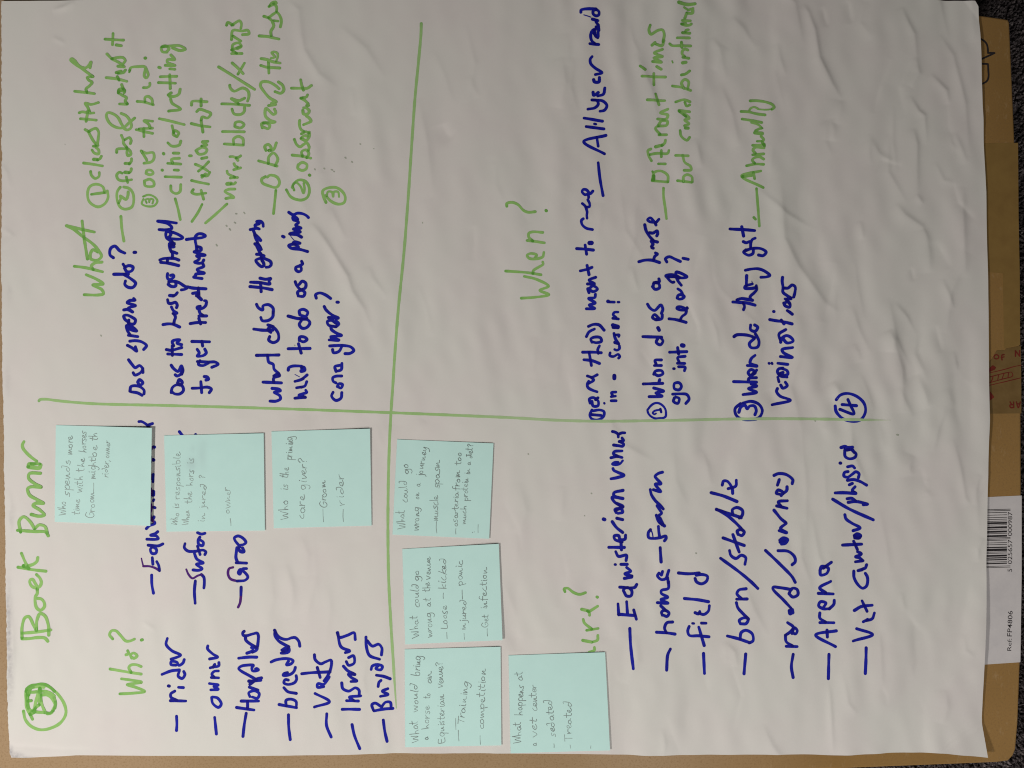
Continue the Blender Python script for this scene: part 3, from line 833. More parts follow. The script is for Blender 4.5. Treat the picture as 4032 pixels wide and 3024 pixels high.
TRACE = """
@divider_line|g|11.2
T 1 0
1428,205 1425,300 1405,520 1375,830 1345,1250 1318,1659 1280,2160 1235,2620 1200,3060 1183,3318 1165,3570 1145,4068 1140,4610 1146,4977 1165,5377 1190,5777 1212,6120
@divider_line|g|11
T 0 2
338,146 345,136 400,132 500,145 800,170 1400,185 2212,207 3372,248 4424,292 4824,314 5224,322 5900,312 6636,300 7480,310 7690,315
@handwritten_heading|g|12.5
F 60 2160 5.821
60,430 200,452 380,482 705,518
w=17 190,400 270,425 310,455
140,110 200,250 275,410
300,395 410,362 500,290 520,205
490,595 570,680 600,780 560,870 470,900 380,860 335,780 345,720 400,705 450,780 500,870 510,920
505,920 505,1030 465,1100 460,1250 500,1370 580,1415 670,1330 660,1230 600,1160 510,1140
T 0 3
190,543 255,540 330,530 390,535 415,562
195,495 320,482 440,466
190,535 190,440 215,362 250,352 290,420 315,468
318,470 322,380 348,325 390,345 420,425 424,510
T 0 2
150,1265 300,1275 395,1280 418,1312
178,1280 165,1185 205,1148 260,1190 295,1245
300,1250 340,1218 390,1232 408,1290
270,1128 335,1143 385,1132 345,1090 285,1050 305,1032 378,1032 320,1000 255,960 240,905 265,890 355,892 300,862 248,815 255,775 350,772
w=16 245,715 285,722 340,725 352,700
300,690 250,690 245,715
345,690 270,690
318,668 255,620 200,555 195,525 208,498
@handwritten_heading|g|12.5
T 0 3
207,1165 220,1235 265,1295 340,1328 430,1318 520,1270 568,1190 555,1110 505,1030 460,985 410,950 350,938 290,948 240,985
F 80 2660 4.327
w=12 120,215 108,290 110,400 112,520 135,600 165,650
165,650 185,690 208,745
w=14 135,300 130,450 150,560 195,610
110,260 140,200 200,165 270,160 350,145 430,155 510,200 580,270
150,275 220,280 290,275
150,330 190,215 300,190 400,200
370,265 440,275 520,305 575,350
370,330 450,330 520,370 560,430 590,500 560,580 520,640 460,650
w=13 335,215 300,330 265,450 235,575 200,610
w=13 335,215 335,330 325,480
345,330 350,420 375,520 415,610
w=12 220,610 300,625 400,630 500,640 560,600
w=12 575,380 600,480 585,560
240,590 270,540 320,500
145,428 190,425
180,660 250,620
@handwritten_heading|g|11.5
T 0 3
1036,1018 1150,1012 1250,998 1170,960 1100,938 1222,918 1130,898 1050,888
950,805 1080,825 1220,847
1135,832 1115,790 1135,768 1180,766 1220,782
1140,708 1130,680 1158,665 1185,690 1160,710 1138,700
1105,645 1112,670 1090,680
972,545 945,510 962,475 1000,475 1040,512 1088,560 1128,560 1162,545
w=13 1222,553 1230,551
@handwritten_heading|g|12
T 0 1
728,888 850,890 893,880 880,845 800,803 890,795 840,758 745,715
645,643 740,655 885,690
805,672 788,640 820,612 880,606
845,520 800,500 778,540 785,580 840,588 875,555 845,500 795,445 720,390 640,325 575,292 680,318 812,346
755,580 742,500 727,400 710,252
@handwritten_heading|g|11
T 2 1
80,918 200,910 318,887 240,850 315,815 210,755 105,730
-55,683 0,687 150,700 250,716
180,705 185,680 230,650 268,625 265,605
195,575 212,545 155,533 130,550 150,575 220,577 265,560 275,522
130,420 200,428 280,440
180,425 145,392 145,358 180,345 265,350
-45,125 -45,102 0,92 50,110 100,160 140,175 200,170
w=12 293,160 297,164
@handwritten_heading|g|11
T 2 3
665,660 712,640 712,618
w=13 612,557 690,572
690,572 738,555 742,515
645,470 745,455
690,460 625,405 615,375
w=13 602,288 660,302
650,302 668,320 670,340
668,308 705,285 740,262
457,135 450,112 480,105 530,140 585,158 635,145
w=12 734,182 738,184
@handwritten_line|g|11.2
T 0 0
905,1665 885,1612 830,1592 778,1612 758,1659 765,1730 800,1770 850,1787 905,1758 932,1705 925,1650
790,1680 895,1665
F 320 460 3.664
135,790 145,840 200,890 255,860 260,805
35,668 160,685 305,710
w=14 180,615 230,618
235,625 275,600 290,570
155,480 190,525 250,535 250,480 210,440
w=12 175,425 240,415
220,410 170,340 130,270 100,215 55,185
110,215 170,180 215,170 250,220 245,310 235,390
T 0 0
695,1027 832,1040
745,1050 760,960
685,975 710,968 780,980 812,978
780,980 760,930 738,895 790,905 850,888
645,790 730,800 818,812
755,802 745,772 775,745 798,715 768,695 755,672 805,665
805,665 715,600 650,555 612,520 620,510 650,530 690,575 740,590 775,562 788,540 780,590
@handwritten_line|g|11.2
T 0 1
1040,-40 1015,-5 1010,40 1020,95 1045,135 1085,150 1138,130 1155,70 1145,5 1115,-30 1070,-42
1028,95 1045,55 1040,35 1090,65 1105,35 1108,0
T 0 0
F 320 460 3.664
590,815 550,800 512,840 530,900 590,925 725,908
650,870 670,950
w=13 630,800 680,805
690,810 715,780 720,750
w=13 630,672 690,672
690,680 720,640 722,605
510,515 515,470 560,460 650,460
650,445 705,500 710,545 670,560 655,520 660,470
650,440 605,380 600,330 575,265
620,330 690,300 715,340 705,385
T 0 0
1160,1020 1110,1062 1062,1104 1000,1100 945,1062 918,1000 930,975 965,980 1015,1012 1050,1075 1072,1112 1100,1122 1130,1100 1125,1055 1090,1002 1045,980
F 440 180 3.173
95,728 185,730
190,725 165,690 180,650 130,620 80,590
w=13 95,560 150,560
80,590 85,550 130,535 160,560 150,590
140,540 120,485
-70,400 60,415 185,445
65,385 90,430
w=13 55,335 110,320
75,345 140,335 165,305
w=12 75,255 150,262
135,240 70,200 0,165 -60,105
0,165 80,145 140,150 165,185 145,215
T 0 0
1002,388 1045,395
908,340 1065,347
975,288 970,385
@handwritten_line|g|11
T 0 1
w=8.5 1238,40 1285,25 1338,45 1360,80 1332,120 1260,122 1225,100 1240,62
w=7.5 1268,95 1258,68 1285,62 1290,90 1298,62 1325,68 1318,100
T 0 0
1248,1563 1255,1605 1328,1608 1330,1575 1295,1550 1250,1563
1262,1500 1270,1475 1310,1475 1325,1500 1295,1512 1265,1500
1245,1412 1310,1400 1332,1370 1325,1322 1262,1325 1220,1305
1225,1310 1270,1385
1175,1120 1250,1140 1320,1155
1245,1182 1242,1110
1200,1115 1318,1110
1300,1108 1285,1075 1245,1045 1320,1050
F 440 180 3.173
315,695 400,705 520,742
415,700 415,650 450,635 500,670 510,730
395,525 440,525 475,500 475,470
w=8 215,330 225,310
220,310 235,275 330,262 410,265 440,320 455,370 430,405 405,380 420,290
w=13 415,155 420,156
T 0 0
@handwritten_line|g|11.2
T 0 1
1512,58 1537,150 1556,238
T 0 0
1475,1605 1480,1650 1518,1672 1552,1655 1560,1595
1428,1528 1565,1531
1505,1470 1540,1471
w=12 1402,1471 1405,1473
1450,1413 1560,1418
1492,1410 1485,1380 1550,1368
1500,1325 1545,1325
w=12 1414,1328 1417,1332
1453,1237 1488,1265 1548,1255 1562,1220
1530,1182 1500,1165 1512,1132 1545,1150 1532,1182
1505,1150 1490,1090
1378,1028 1480,1052 1592,1078
1462,965 1562,945 1490,895 1478,860
w=13 1458,825 1482,808
1468,838 1510,838 1548,818 1560,775
1370,715 1520,725
1385,665 1530,665
1475,770 1470,650
1470,600 1515,605
w=12 1372,583 1385,588
1430,568 1515,572 1448,542 1450,520 1512,520 1480,480
1445,455 1405,450 1395,415 1430,400 1462,425 1440,455
1400,408 1480,402 1560,402 1602,430 1560,443 1495,420
@handwritten_line|g|11.2
T 0 1
1747,108 1710,180 1658,255
T 0 0
1668,1638 1655,1660 1690,1678 1780,1670
1760,1722 1738,1645
1652,1558 1720,1575 1802,1592
w=13 1745,1530 1775,1505
1740,1515 1790,1520 1812,1490
1685,1418 1745,1445 1795,1478
1712,1478 1755,1445 1800,1398
1740,1368 1785,1360
w=12 1635,1345 1650,1345
1690,1300 1715,1330 1768,1322 1785,1290 1745,1272 1700,1292
1740,1260 1785,1252 1745,1225 1792,1220
1652,1068 1730,1085 1812,1095
1750,1140 1735,1045
1735,1040 1745,1010 1790,1018 1818,980 1780,960 1720,945 1698,965
1655,910 1660,880 1785,878
1735,915 1735,855
@handwritten_line|g|11.2
T 0 1
1962,105 1870,190 1778,270
F 860 560 3.967
120,882 180,870 240,865 200,830 130,795 105,770 160,740 260,735
w=15 140,655 200,650
200,655 245,655 270,635
190,565 300,555
260,550 200,525 150,495 138,455
245,435 350,405
300,395 265,375 248,340
183,230 230,230 275,250 308,290
285,250 320,240 352,218
T 0 0
1938,1245 2105,1258
2022,1250 2020,1205 2060,1182 2100,1202 2105,1250
1922,1138 2112,1142
2030,1095 2035,1062 2080,1055 2110,1080 2080,1108 2038,1100
2005,945 2022,985 2080,990 2110,965 2112,930
1915,898 2060,905 2155,912
2062,900 2020,870 2000,855 2062,872 2112,850
1985,738 1990,762 2022,790 2098,762 2142,788 2150,830 2138,875
1887,578 2050,680 2200,775
2005,545 2060,595 2100,638
2055,640 2085,590 2112,545
2090,462 2000,462
2045,460 2010,440
2005,430 2010,385 2060,370 2085,400 2050,420
2000,430 2080,400
1998,340 2010,262 2090,268 2140,262 2150,292 2095,300
2010,310 2080,355
1955,217 1965,193 2012,215
2000,215 2068,180 2085,205 2080,245
@handwritten_line|g|11.5
T 1 0
170,1645 160,1750 150,1845
80,1525 48,1548 55,1580 110,1605 175,1618 202,1580 180,1530 120,1513 95,1530
22,1390 100,1412 180,1435
105,1412 110,1355 150,1322 187,1370 165,1432
85,1300 75,1265 105,1248 130,1280 115,1305
110,1300 150,1292 175,1235
55,1105 50,1070 80,1060 118,1085 105,1112 65,1100
65,1065 165,1055 120,1040 85,1010 78,980 88,940 150,990 170,978 160,945
110,915 170,905 135,895 175,882 120,850 60,780 38,740 50,712 110,712 165,740 200,770
165,795 215,808 240,780 230,740 195,712
F 1020 0 3.173
20,820 100,845 260,857
120,780 125,920
25,735 100,750 180,780 265,795
w=9 215,775 235,720 230,670 180,655 160,665 200,720 150,735
0,450 120,465 180,480 250,495
155,455 150,400 185,330 170,280
185,262 240,268
60,205 120,220 180,180 225,160 270,220 280,280 268,340
120,225 165,265
220,150 220,90 190,60 125,85
w=9 130,80 160,35 210,25 220,45 180,50
T 1 0
@handwritten_line|g|11.5
T 1 0
262,1640 300,1700 350,1725 400,1730 445,1705 462,1650 450,1595 420,1565 370,1557 325,1590 312,1620
w=9.5 330,1645 318,1602 345,1578 385,1612 412,1670 420,1640 414,1585
365,1425 362,1455 400,1475 435,1460 440,1425 400,1405 368,1425
312,1340 400,1352 475,1370
402,1352 395,1312 432,1298 458,1330 440,1365
F 1130 350 3.526
100,700 130,770 180,805 230,775 275,755 310,810 300,860
w=13 195,690 270,720 310,670 310,610
w=12 200,680 240,655 290,660
200,625 260,600 310,620
240,600 190,560 172,500 175,440
230,500 300,475 335,455 310,410 270,380
220,300 230,350 290,350 310,310 270,270 230,265
w=13 275,235 300,235
295,210 250,165 195,130
190,130 270,115 285,85
T 1 0
305,762 400,764 440,765 478,740
385,690 395,740 410,780
w=12 462,1515 466,1518
@handwritten_line|g|11.5
T 1 0
605,1750 580,1690 578,1650 620,1625 690,1620 740,1650 770,1700 760,1750 710,1763 650,1740 600,1690
w=9 612,1695 622,1658 656,1660 665,1698 673,1658 707,1658 716,1700
@ink_speckle|s|6
T 1 0
508,1462 512,1468
588,1455 592,1458
650,1465 660,1468
672,1480 675,1482
768,1358 775,1364
825,1395 832,1400
898,1243 904,1246
w=4 1018,1288 1022,1290
T 0 1
2036,187 2044,188
2106,175 2114,186
2025,262 2034,268
1955,290 1960,296
1982,318 1990,328
1870,455 1876,465
872,1238 876,1244
T 1 1
w=5 1438,262 1440,268
335,1325 337,1328
T 2 2
w=4 626,1137 629,1140
1588,1460 1591,1463
140,605 142,607
685,945 688,947
T 3 2
410,318 412,320
w=7 1112,438 1124,440
T 0 0
w=3 560,1245 562,1247
@handwritten_line|b|13
T 0 2
1122,62 1132,22 1200,20 1245,55 1245,85
1132,68 1190,78 1228,98
T 0 1
w=14 1190,1640 1205,1622 1235,1650 1210,1668 1190,1645
1150,1562 1165,1582 1215,1560 1235,1525
1110,1450 1140,1490 1168,1518 1205,1500 1232,1525 1235,1560
F 440 1140 3.66
225,805 290,840 360,890 340,825
260,745 340,738 430,755 500,810 460,865
240,660 375,680
270,660 230,600 215,520 260,530 300,545 360,600 300,590 250,560 240,480
245,440 250,490 320,495 340,440 290,400 220,370 175,380 190,430 240,470
175,295 230,290 300,325 240,270 340,235 270,210 225,190 260,160 335,155 315,130
T 0 1
1085,770 1080,800 1110,825 1148,825 1172,790 1130,750 1078,718
985,712 1110,712
1078,660 1098,690 1140,682 1150,650 1110,638 1080,655
1065,625 1082,650
982,570 952,545 958,490 995,470 1035,508 1080,530
w=14 1160,523 1172,523
@handwritten_line|g|11.5
T 0 1
1047,212 1055,320 1072,425
@handwritten_line|b|13
T 0 2
1480,75 1490,32 1525,8 1572,15 1585,55 1555,85 1510,85 1480,62
T 0 1
w=14 1535,1655 1550,1622 1575,1645 1555,1668 1535,1650
1515,1580 1530,1590 1560,1575 1578,1530
1480,1497 1500,1525 1540,1550 1568,1502 1582,1540 1570,1575
1450,1400 1570,1405
1438,1362 1480,1368 1570,1345
1490,1412 1488,1330
1500,1330 1490,1290 1555,1278 1530,1305 1570,1320
F 620 1060 3.663
80,800 150,790 225,795 320,835
235,790 245,740 260,690 240,650
225,640 280,635 230,600 200,545
145,440 160,490 200,495 260,480 285,520 275,555
w=14 175,380 230,385
230,385 260,370 285,340
F 600 840 5.821
F 620 1060 3.663
145,65 140,110 160,150 200,140 235,110 225,85 190,90
160,185 230,175 310,195 380,240 430,270 400,290 345,300
155,220 200,250 260,245 265,200
F 600 840 5.821
190,1125 390,1150 600,1200
170,1070 240,1042 420,1032 520,1042 605,1075
340,1130 345,1040
455,1030 460,930 450,885 560,920
430,880 398,800 395,690 500,690
w=15 420,770 490,770
w=15 430,720 490,710
480,690 400,620 320,560 310,450 350,415 405,440 420,480 380,550 340,570
350,410 480,440 600,490 695,560 640,588 400,583
150,372 300,380 440,345 430,300 340,235 120,180 350,195 545,222
@handwritten_line|b|13
T 0 2
1660,37 1720,35 1795,28 1826,45 1808,75
1735,-20 1742,75
T 0 1
w=14 1765,1595 1790,1600 1800,1618 1780,1625
1728,1458 1715,1490 1755,1500 1800,1478
1705,1465 1800,1470 1858,1470 1885,1488 1830,1515
1705,1360 1722,1392 1705,1418 1760,1412 1782,1390 1770,1358
1660,1292 1810,1295
1752,1332 1745,1290
F 740 1060 3.66
35,785 140,770 255,770
160,710 185,790
160,675 270,675
220,670 180,640 165,605
180,535 135,550 150,575 220,560 260,520 265,460 240,455
w=15 145,390 195,440
w=13 70,350 140,345 125,385
T 0 1
1622,820 1660,830 1780,838
1720,905 1715,830
F 600 840 5.821
780,600 960,580 1150,560 1220,525 1150,480 1050,480 990,540 990,650 1010,750 1020,850
1040,770 1120,800 1120,850 1030,870 960,885 1100,930 1210,965 1020,980 1080,1020 1060,1070 970,1120 1080,1150 1150,1130 1180,1075
1165,1170 1180,1220 1030,1290 1060,1330 1190,1375 1000,1400 990,1440 950,1465 1140,1500
@handwritten_line|b|13
T 1 2
122,148 175,148 212,128 205,100 158,72 212,58 200,45 140,38
T 1 1
62,1643 222,1650
155,1645 155,1608 205,1590
w=14 155,1590 195,1570 205,1585
200,1570 158,1530 150,1490 112,1470 102,1420
5,1412 200,1409
120,1250 112,1280 150,1302 192,1280 195,1230 165,1182 130,1165 105,1190 130,1215
-20,1185 60,1195 145,1195
105,1150 150,1165
42,1085 55,1112 110,1110 145,1080 150,1040
5,972 20,1000 58,1020 62,985 110,975 148,1005 150,1045
-52,818 60,830 140,845
45,862 40,790
F 940 840 5.821
270,1580 500,1592 720,1622 695,1560 735,1500 620,1515 490,1490
530,1080 570,1140 575,1200 530,1225 460,1180 390,1080 440,1050 540,1030 640,1060 730,1110 745,1180 700,1230 630,1240
500,920 530,1030
410,940 500,950 580,980
w=15 370,700 440,760 500,830
410,760 470,880 500,920
430,680 500,780 520,830
360,490 380,560 430,660
w=15 370,490 450,560 500,620
335,400 370,480
260,372 420,345 470,360 380,310 370,270 470,235 410,190 500,185 550,230 562,300
@handwritten_line|b|13
T 1 2
F 1120 1400 4.76
195,800 280,790 390,785
w=13 380,780 270,745 350,715 415,690 395,650
w=12 225,605 310,590
310,595 380,570 415,490
w=13 195,485 300,455 350,430
340,430 380,400 420,365
w=3 280,400 195,355
75,275 85,230 150,200 250,195 320,200
w=17 320,225 355,225 370,270 315,290
T 1 1
280,1355 465,1352
390,1392 368,1312
375,1285 380,1255 420,1255 440,1275 410,1295 378,1282
395,1108 375,1145 400,1178 440,1170 465,1130 445,1105 385,1100
278,1073 370,1095 440,1092
380,1062 375,1028 410,1015 447,1040 430,1075 395,1070
365,900 360,865 395,850 422,870 410,902 378,902
338,775 350,805 385,842 425,830 430,790 400,772 372,800
F 940 840 5.821
1440,1100 1460,1160 1380,1210 1310,1240 1310,1300 1370,1340 1430,1310 1430,1250 1400,1210
1580,880 1400,830 1200,800 1150,745 1200,720 1300,720 1370,780 1250,805
1400,690 1280,660 1250,690 1300,720
w=2.5 1270,620 1215,560 1175,490
w=13 1005,530 1040,548
1440,550 1350,500 1170,475 1250,450 1410,432 1300,382 1260,365 1430,345 1330,300 1310,270 1370,220 1345,180
w=15 1340,170 1260,150 1250,90 1310,100 1350,140
1150,-20 1250,35 1350,0 1480,18 1560,60 1600,100
@handwritten_line|b|13
T 1 2
665,72 652,105 690,142 735,122 742,75
708,25 735,35 748,5 715,0 702,22
T 1 1
740,1590 690,1592 662,1605 665,1635 690,1650
w=14 690,1550 680,1510 720,1498
690,1550 735,1535 742,1482
660,1362 668,1388 715,1378 742,1335
635,1330 750,1327 820,1340 845,1370 812,1395 770,1397
630,1278 715,1280 645,1252 738,1240 695,1220 652,1190 645,1170
690,1165 625,1150 615,1120 650,1108 690,1135
690,1165 715,1140 690,1112
625,1085 710,1090 655,1062 605,1020 588,990
520,918 515,888 550,873 600,890 643,920
w=13 698,952 710,953
@handwritten_line|b|12.5
T 0 3
1525,1212 1528,1280 1525,1335
1472,1078 1605,1080
1530,1075 1478,1050 1475,1020 1510,995
1542,962 1585,964
w=14 1455,950 1462,952
1400,850 1480,820 1550,812
1550,820 1540,865 1575,885 1598,850 1588,825
1520,770 1478,765 1480,740 1530,745 1545,772 1582,750 1592,722
1478,718 1520,705 1562,683 1485,645 1435,592 1445,540
@handwritten_line|b|12.5
T 0 3
1855,1222 1870,1365
1828,1050 1838,1100 1888,1135 1912,1105 1880,1055 1835,1045
1820,985 1885,978 1848,955 1885,942 1808,930
1825,878 1890,880
1850,875 1830,850 1850,825 1888,820
1815,795 1830,790 1890,775 1892,748
1840,790 1855,765
1810,718 1880,700 1840,675 1792,628 1795,605
@handwritten_line|b|12.5
T 0 3
2128,1185 2112,1280 2100,1385
2045,1135 2195,1158
2085,1080 2235,1080
2140,1145 2140,1080
2160,1042 2150,1010 2200,990 2240,1015 2225,1055 2180,1045
2155,960 2230,985
2150,910 2255,900
w=14 2160,935 2220,890 2260,880
F 860 2400 5.821
w=14 700,1640 820,1640 870,1600
880,1610 700,1510 510,1400 465,1350 520,1300 650,1275 800,1280 770,1330 780,1400 840,1410 920,1380 880,1350 850,1360
465,1115 700,1090 880,1090
w=14 655,1000 760,960 790,935
780,980 870,930 890,880 760,870
620,630 630,700 720,780 880,865
590,500 560,530 570,590 640,600 780,560 890,540 920,600 915,720 900,850
@handwritten_line|b|12.5
T 1 3
280,1200 282,1310 295,1415
200,1110 350,1140
262,1125 260,1075 300,1065 345,1085 348,1132
348,1015 275,1000 240,965
F 860 2400 5.821
1600,1620 1530,1610 1500,1680 1590,1720 1740,1680 1790,1600 1780,1520
1580,1450 1500,1470 1480,1510 1560,1515 1680,1470 1740,1400 1760,1330
1210,1200 1300,1160 1480,1130 1640,1140 1710,1180 1660,1250 1560,1270 1600,1190
1450,930 1550,875 1610,900 1610,970 1540,1000 1440,1000
w=15 1480,970 1590,920
1300,480 1300,600 1380,720 1480,790 1610,860
1290,470 1340,580 1440,665 1560,690 1680,652 1760,650 1840,730 1865,840
@handwritten_line|b|12.5
T 1 3
612,1190 610,1290 650,1390
505,1132 635,1085 510,1015
585,955 532,960 535,930 585,935 620,895 632,872
395,845 480,835 640,828
530,790 555,875
505,680 512,722 560,758 600,742 648,728 648,790 620,860 588,905
@handwritten_line|b|12.5
T 1 3
830,1285 850,1372 897,1490
745,1152 895,1152
782,1078 885,1080
850,1078 808,1048 905,1035
740,925 750,975 800,995 860,965 890,985 892,1030
820,912 872,905 820,875 798,850 855,852
855,850 795,822 755,780
780,740 800,772 848,752 842,690 800,705
772,662 808,648 735,612 705,490
700,490 720,530 790,512 848,490 858,548
@handwritten_line|b|12.5
T 1 3
1100,1245 1112,1340 1132,1430
1020,1165 1100,1150 1182,1145
1015,1160 1002,1112 1030,1098 1085,1130
1085,1130 1120,1090 1160,1092 1168,1145
1075,1040 1140,1022 1092,995 1140,972
1055,955 1062,920 1080,902
1040,858 1105,868 1160,887
995,808 1005,778 1050,765 1092,780 1078,810 1035,800 1062,770
1068,718 980,685 952,600 950,528
960,560 1005,605 1060,588 1088,620 1085,680
@handwritten_line|b|12.5
F 540 2100 3.95
225,650 230,800 255,930
w=6 65,390 78,450 95,512
w=9.5 95,512 200,515 290,545 350,585
w=13 348,580 335,500 305,440
235,378 245,480
170,185 230,192 330,195 400,165
235,215 205,250 230,312 290,308 300,255 235,200
150,92 280,95 330,85 300,42 210,30 280,5 320,-25
T 0 2
1265,1250 1290,1225 1338,1205 1335,1190
w=16 1315,1175 1330,1150
1330,1065 1340,1070
1325,1010 1330,1000
w=16 1325,930 1325,960
w=12 1322,845 1326,780
w=14 1325,655 1328,658
w=15 1328,545 1335,546
w=9 1325,1190 1300,1130 1312,1065 1296,1000 1310,930 1290,870 1306,800 1290,720 1310,650 1296,600 1318,548
@handwritten_line|b|12.5
T 0 2
1200,325 1225,325 1280,365 1290,400
1280,355 1318,342
@handwritten_line|b|12.5
F 540 2100 3.95
w=9 765,560 800,640 860,700 940,660 1000,640
1000,640 1038,685 1045,780 1038,850
905,740 890,900 900,1090
870,570 960,575 1010,550 920,480 1028,460 930,400 890,310
745,160 735,220 790,275 900,280 1030,262 1070,290 1055,330
940,200 980,330
975,60 950,110 960,172 1020,190 1030,140 985,105
940,-10 1000,12 1055,0
@handwritten_line|b|12.5
T 0 2
w=13 1550,412 1580,450
1690,436 1696,445
@handwritten_line|b|12.5
F 540 2100 3.95
w=14 1615,840 1612,980 
w=11 1612,980 1600,1080 1570,1150
w=11 1490,530 1430,550 1412,630 1450,710 1550,745
1550,745 1680,730 1720,680 1660,600 1600,565 1570,620 1595,640 1620,590 1640,555 1700,550
1540,458 1700,465
1560,450 1535,380 1550,225
w=14 1565,225 1610,285 1660,285 1640,230
1600,210 1520,110 1512,70 1570,42 1650,80 1692,140 1660,172 1600,185
@handwritten_line|b|12.5
T 2 2
690,225 672,270 690,302 740,312 790,280 795,240 760,225 700,232
690,265 770,272
675,165 668,130 702,118 745,150 742,188 700,190 690,150
722,135 742,120
735,68 690,52 655,30 650,0 662,-22
T 2 1
650,1590 690,1600 735,1580
680,1600 705,1625 662,1655
620,1450 690,1458 755,1482
610,1385 700,1385 770,1390
685,1500 665,1385
745,1395 740,1362 755,1330
690,1300 680,1272 712,1255 762,1260 772,1290 730,1303 690,1295
642,1250 665,1210 712,1185
660,1162 705,1145 752,1150 795,1195
642,1010 715,1007 668,978 718,960 662,920 715,912 720,885
665,870 655,835 700,862 738,840 700,812 662,840
652,795 712,795 665,762 722,738
590,682 650,668 690,652
665,715 648,635
558,490 640,495 702,503
645,537 632,458
w=18 670,440 688,440
695,325 640,312 605,280 600,245 615,232
F 2280 740 7.93
w=12 250,950 240,850 250,760 220,640 180,560 100,490
230,600 320,590 330,500 275,370
300,305 280,200 180,210 95,120 130,50 230,60 310,150 350,180 430,100
T 2 1
T 2 0
@handwritten_line|b|12.5
T 2 0
745,1405 760,1540 787,1690
800,1327 620,1225 812,1168
745,1262 733,1185
640,1095 795,1112
622,1022 782,1045
w=12 712,1070 725,1072
655,945 715,932 745,900 735,870 690,865
690,865 785,872 820,910 800,950 760,960
w=14 700,798 705,825 745,800
740,830 790,812 802,760
w=14 705,690 712,708 750,708 755,670
720,645 778,628 720,590 680,552 675,515 692,490
F 2260 20 3.967
245,610 385,615
330,605 275,560 258,480 285,410 320,385
w=13 310,450 370,500 375,430
320,400 330,480 370,510
w=14 345,350 385,400 380,320
370,310 340,270
w=14 285,235 370,250
w=4 260,205 200,185 150,168
105,125 108,90 150,80 340,75
345,80 300,100 295,150 340,180 385,160 385,110 350,85
T 2 0
@handwritten_line|b|12
T 2 2
857,145 900,145
w=10 797,165 799,169
857,110 895,105
870,100 860,75 898,70
T 2 1
w=18 885,1588 885,1610
F 2370 1160 3.4
110,780 105,815 150,830 220,800 240,830 225,850
170,735 200,745 235,725 235,690
w=16 175,640 215,650
w=13 160,520 180,590 225,660
180,540 230,540 225,560
w=17 145,410 215,430
w=16 150,440 215,440
145,318 220,328
190,310 150,270 165,240 215,235
w=17 80,92 86,94
105,100 165,102
w=11 212,102 230,102
T 2 1
@handwritten_line|b|12.8
T 2 2
F 2520 1560 9.52
w=10 320,470 400,370 520,280 640,255 760,290 880,390 950,520 965,660 950,760 880,810 720,830 600,840 460,790 360,710 300,610 285,510 320,470
w=8 600,650 540,680 480,630 540,560 620,530 740,510
w=10 760,480 790,600
T 2 2
1185,110 1295,105 1242,78 1308,62 1225,35
1135,0 1300,-5
T 2 1
1270,1640 1275,1622
1225,1575 1240,1548 1290,1545 1302,1570 1262,1588 1235,1575
1230,1500 1288,1500
1245,1490 1235,1455 1288,1452
1130,1250 1290,1256
1260,1262 1245,1300 1278,1322 1302,1290 1285,1262
w=17 1260,1175 1270,1195
1240,1105 1212,1085 1230,1060 1265,1090
1245,1105 1292,1095 1298,1062
1170,970 1190,1002 1230,1025 1285,978 1302,1012 1290,1050
1218,820 1225,790 1268,795 1272,830 1235,842 1212,818
1225,785 1272,775 1268,752
F 2520 860 4.33
-20,740 80,715 200,715 330,755
230,710 250,650 295,610 260,590
w=12 200,500 225,510
w=13 195,480 220,440 190,390
200,380 295,405
230,385 150,290 100,200 80,110
160,245 220,250 290,215 300,260 285,300
T 2 1
1242,262 1190,255 1172,240 1195,222 1232,262 1245,285
1240,270 1270,235
@handwritten_line|b|12.8
T 2 2
1400,120 1392,150 1430,167 1442,125 1410,112
1385,88 1450,85 1510,92 1528,130 1500,168
1395,20 1402,42 1442,50 1462,20 1442,-10 1402,-5 1395,15
T 2 1
1440,1510 1495,1515 1490,1545
w=12 1394,1527 1402,1527
1430,1480 1492,1482
1445,1470 1432,1432 1495,1420
1360,1385 1510,1380
1440,1400 1432,1345
w=18 1470,1325 1482,1328
F 2600 1040 3.967
135,855 230,865 320,885 405,910
310,880 340,820 400,770 410,690
w=13 420,680 425,690
400,715 320,715 260,690 270,670 320,665 375,685
265,520 290,545 350,535 375,505 320,475 280,490 265,530
w=11 350,460 320,415 275,385
215,280 190,285 150,260 100,200 85,185 160,165 250,180 330,215 415,200 370,165 290,130 250,125 245,180 270,250 330,330
w=14 130,200 230,195 300,215
T 2 1
1337,605 1325,578 1358,560 1410,580 1455,600
1478,573 1522,583
@handwritten_line|b|13
T 2 2
1975,170 1930,215 1940,270 1985,302 2060,308 2130,290 2160,230 2130,175 2060,150 1995,165
1962,245 1978,200 2012,185 2030,215 2050,192 2090,190 2107,230 2095,265
1995,92 2110,72 2040,40 2112,18 2065,0
1915,-20 2110,-15
T 2 1
2040,1640 2045,1612 2110,1605
2060,1592 2038,1562 2062,1535 2102,1560 2065,1590
2075,1575 2112,1540
2030,1500 2115,1505 2055,1480 2065,1440 2098,1412
1918,1250 1940,1236 2030,1238 2085,1255
2100,1225 2132,1290 2120,1340 2062,1345 2048,1312 2092,1265
2060,1150 2060,1192 2098,1205 2122,1170 2095,1150
F 2860 1060 3.661
90,475 180,480 300,490 415,520
240,490 260,540 245,585
150,445 210,425 290,435 375,450
350,440 340,400 400,340 440,290 430,240
435,265 360,280 265,275 270,250 370,215
w=3 370,200 362,175
285,235 290,95
275,15 350,0 460,-5 560,30 630,90 580,110 500,115
T 2 1
2020,500 2000,520 2042,547 2080,532 2085,500
2010,510 2070,490 2150,490 2195,520 2170,550 2130,545
w=14 1998,430 2020,440 2050,430
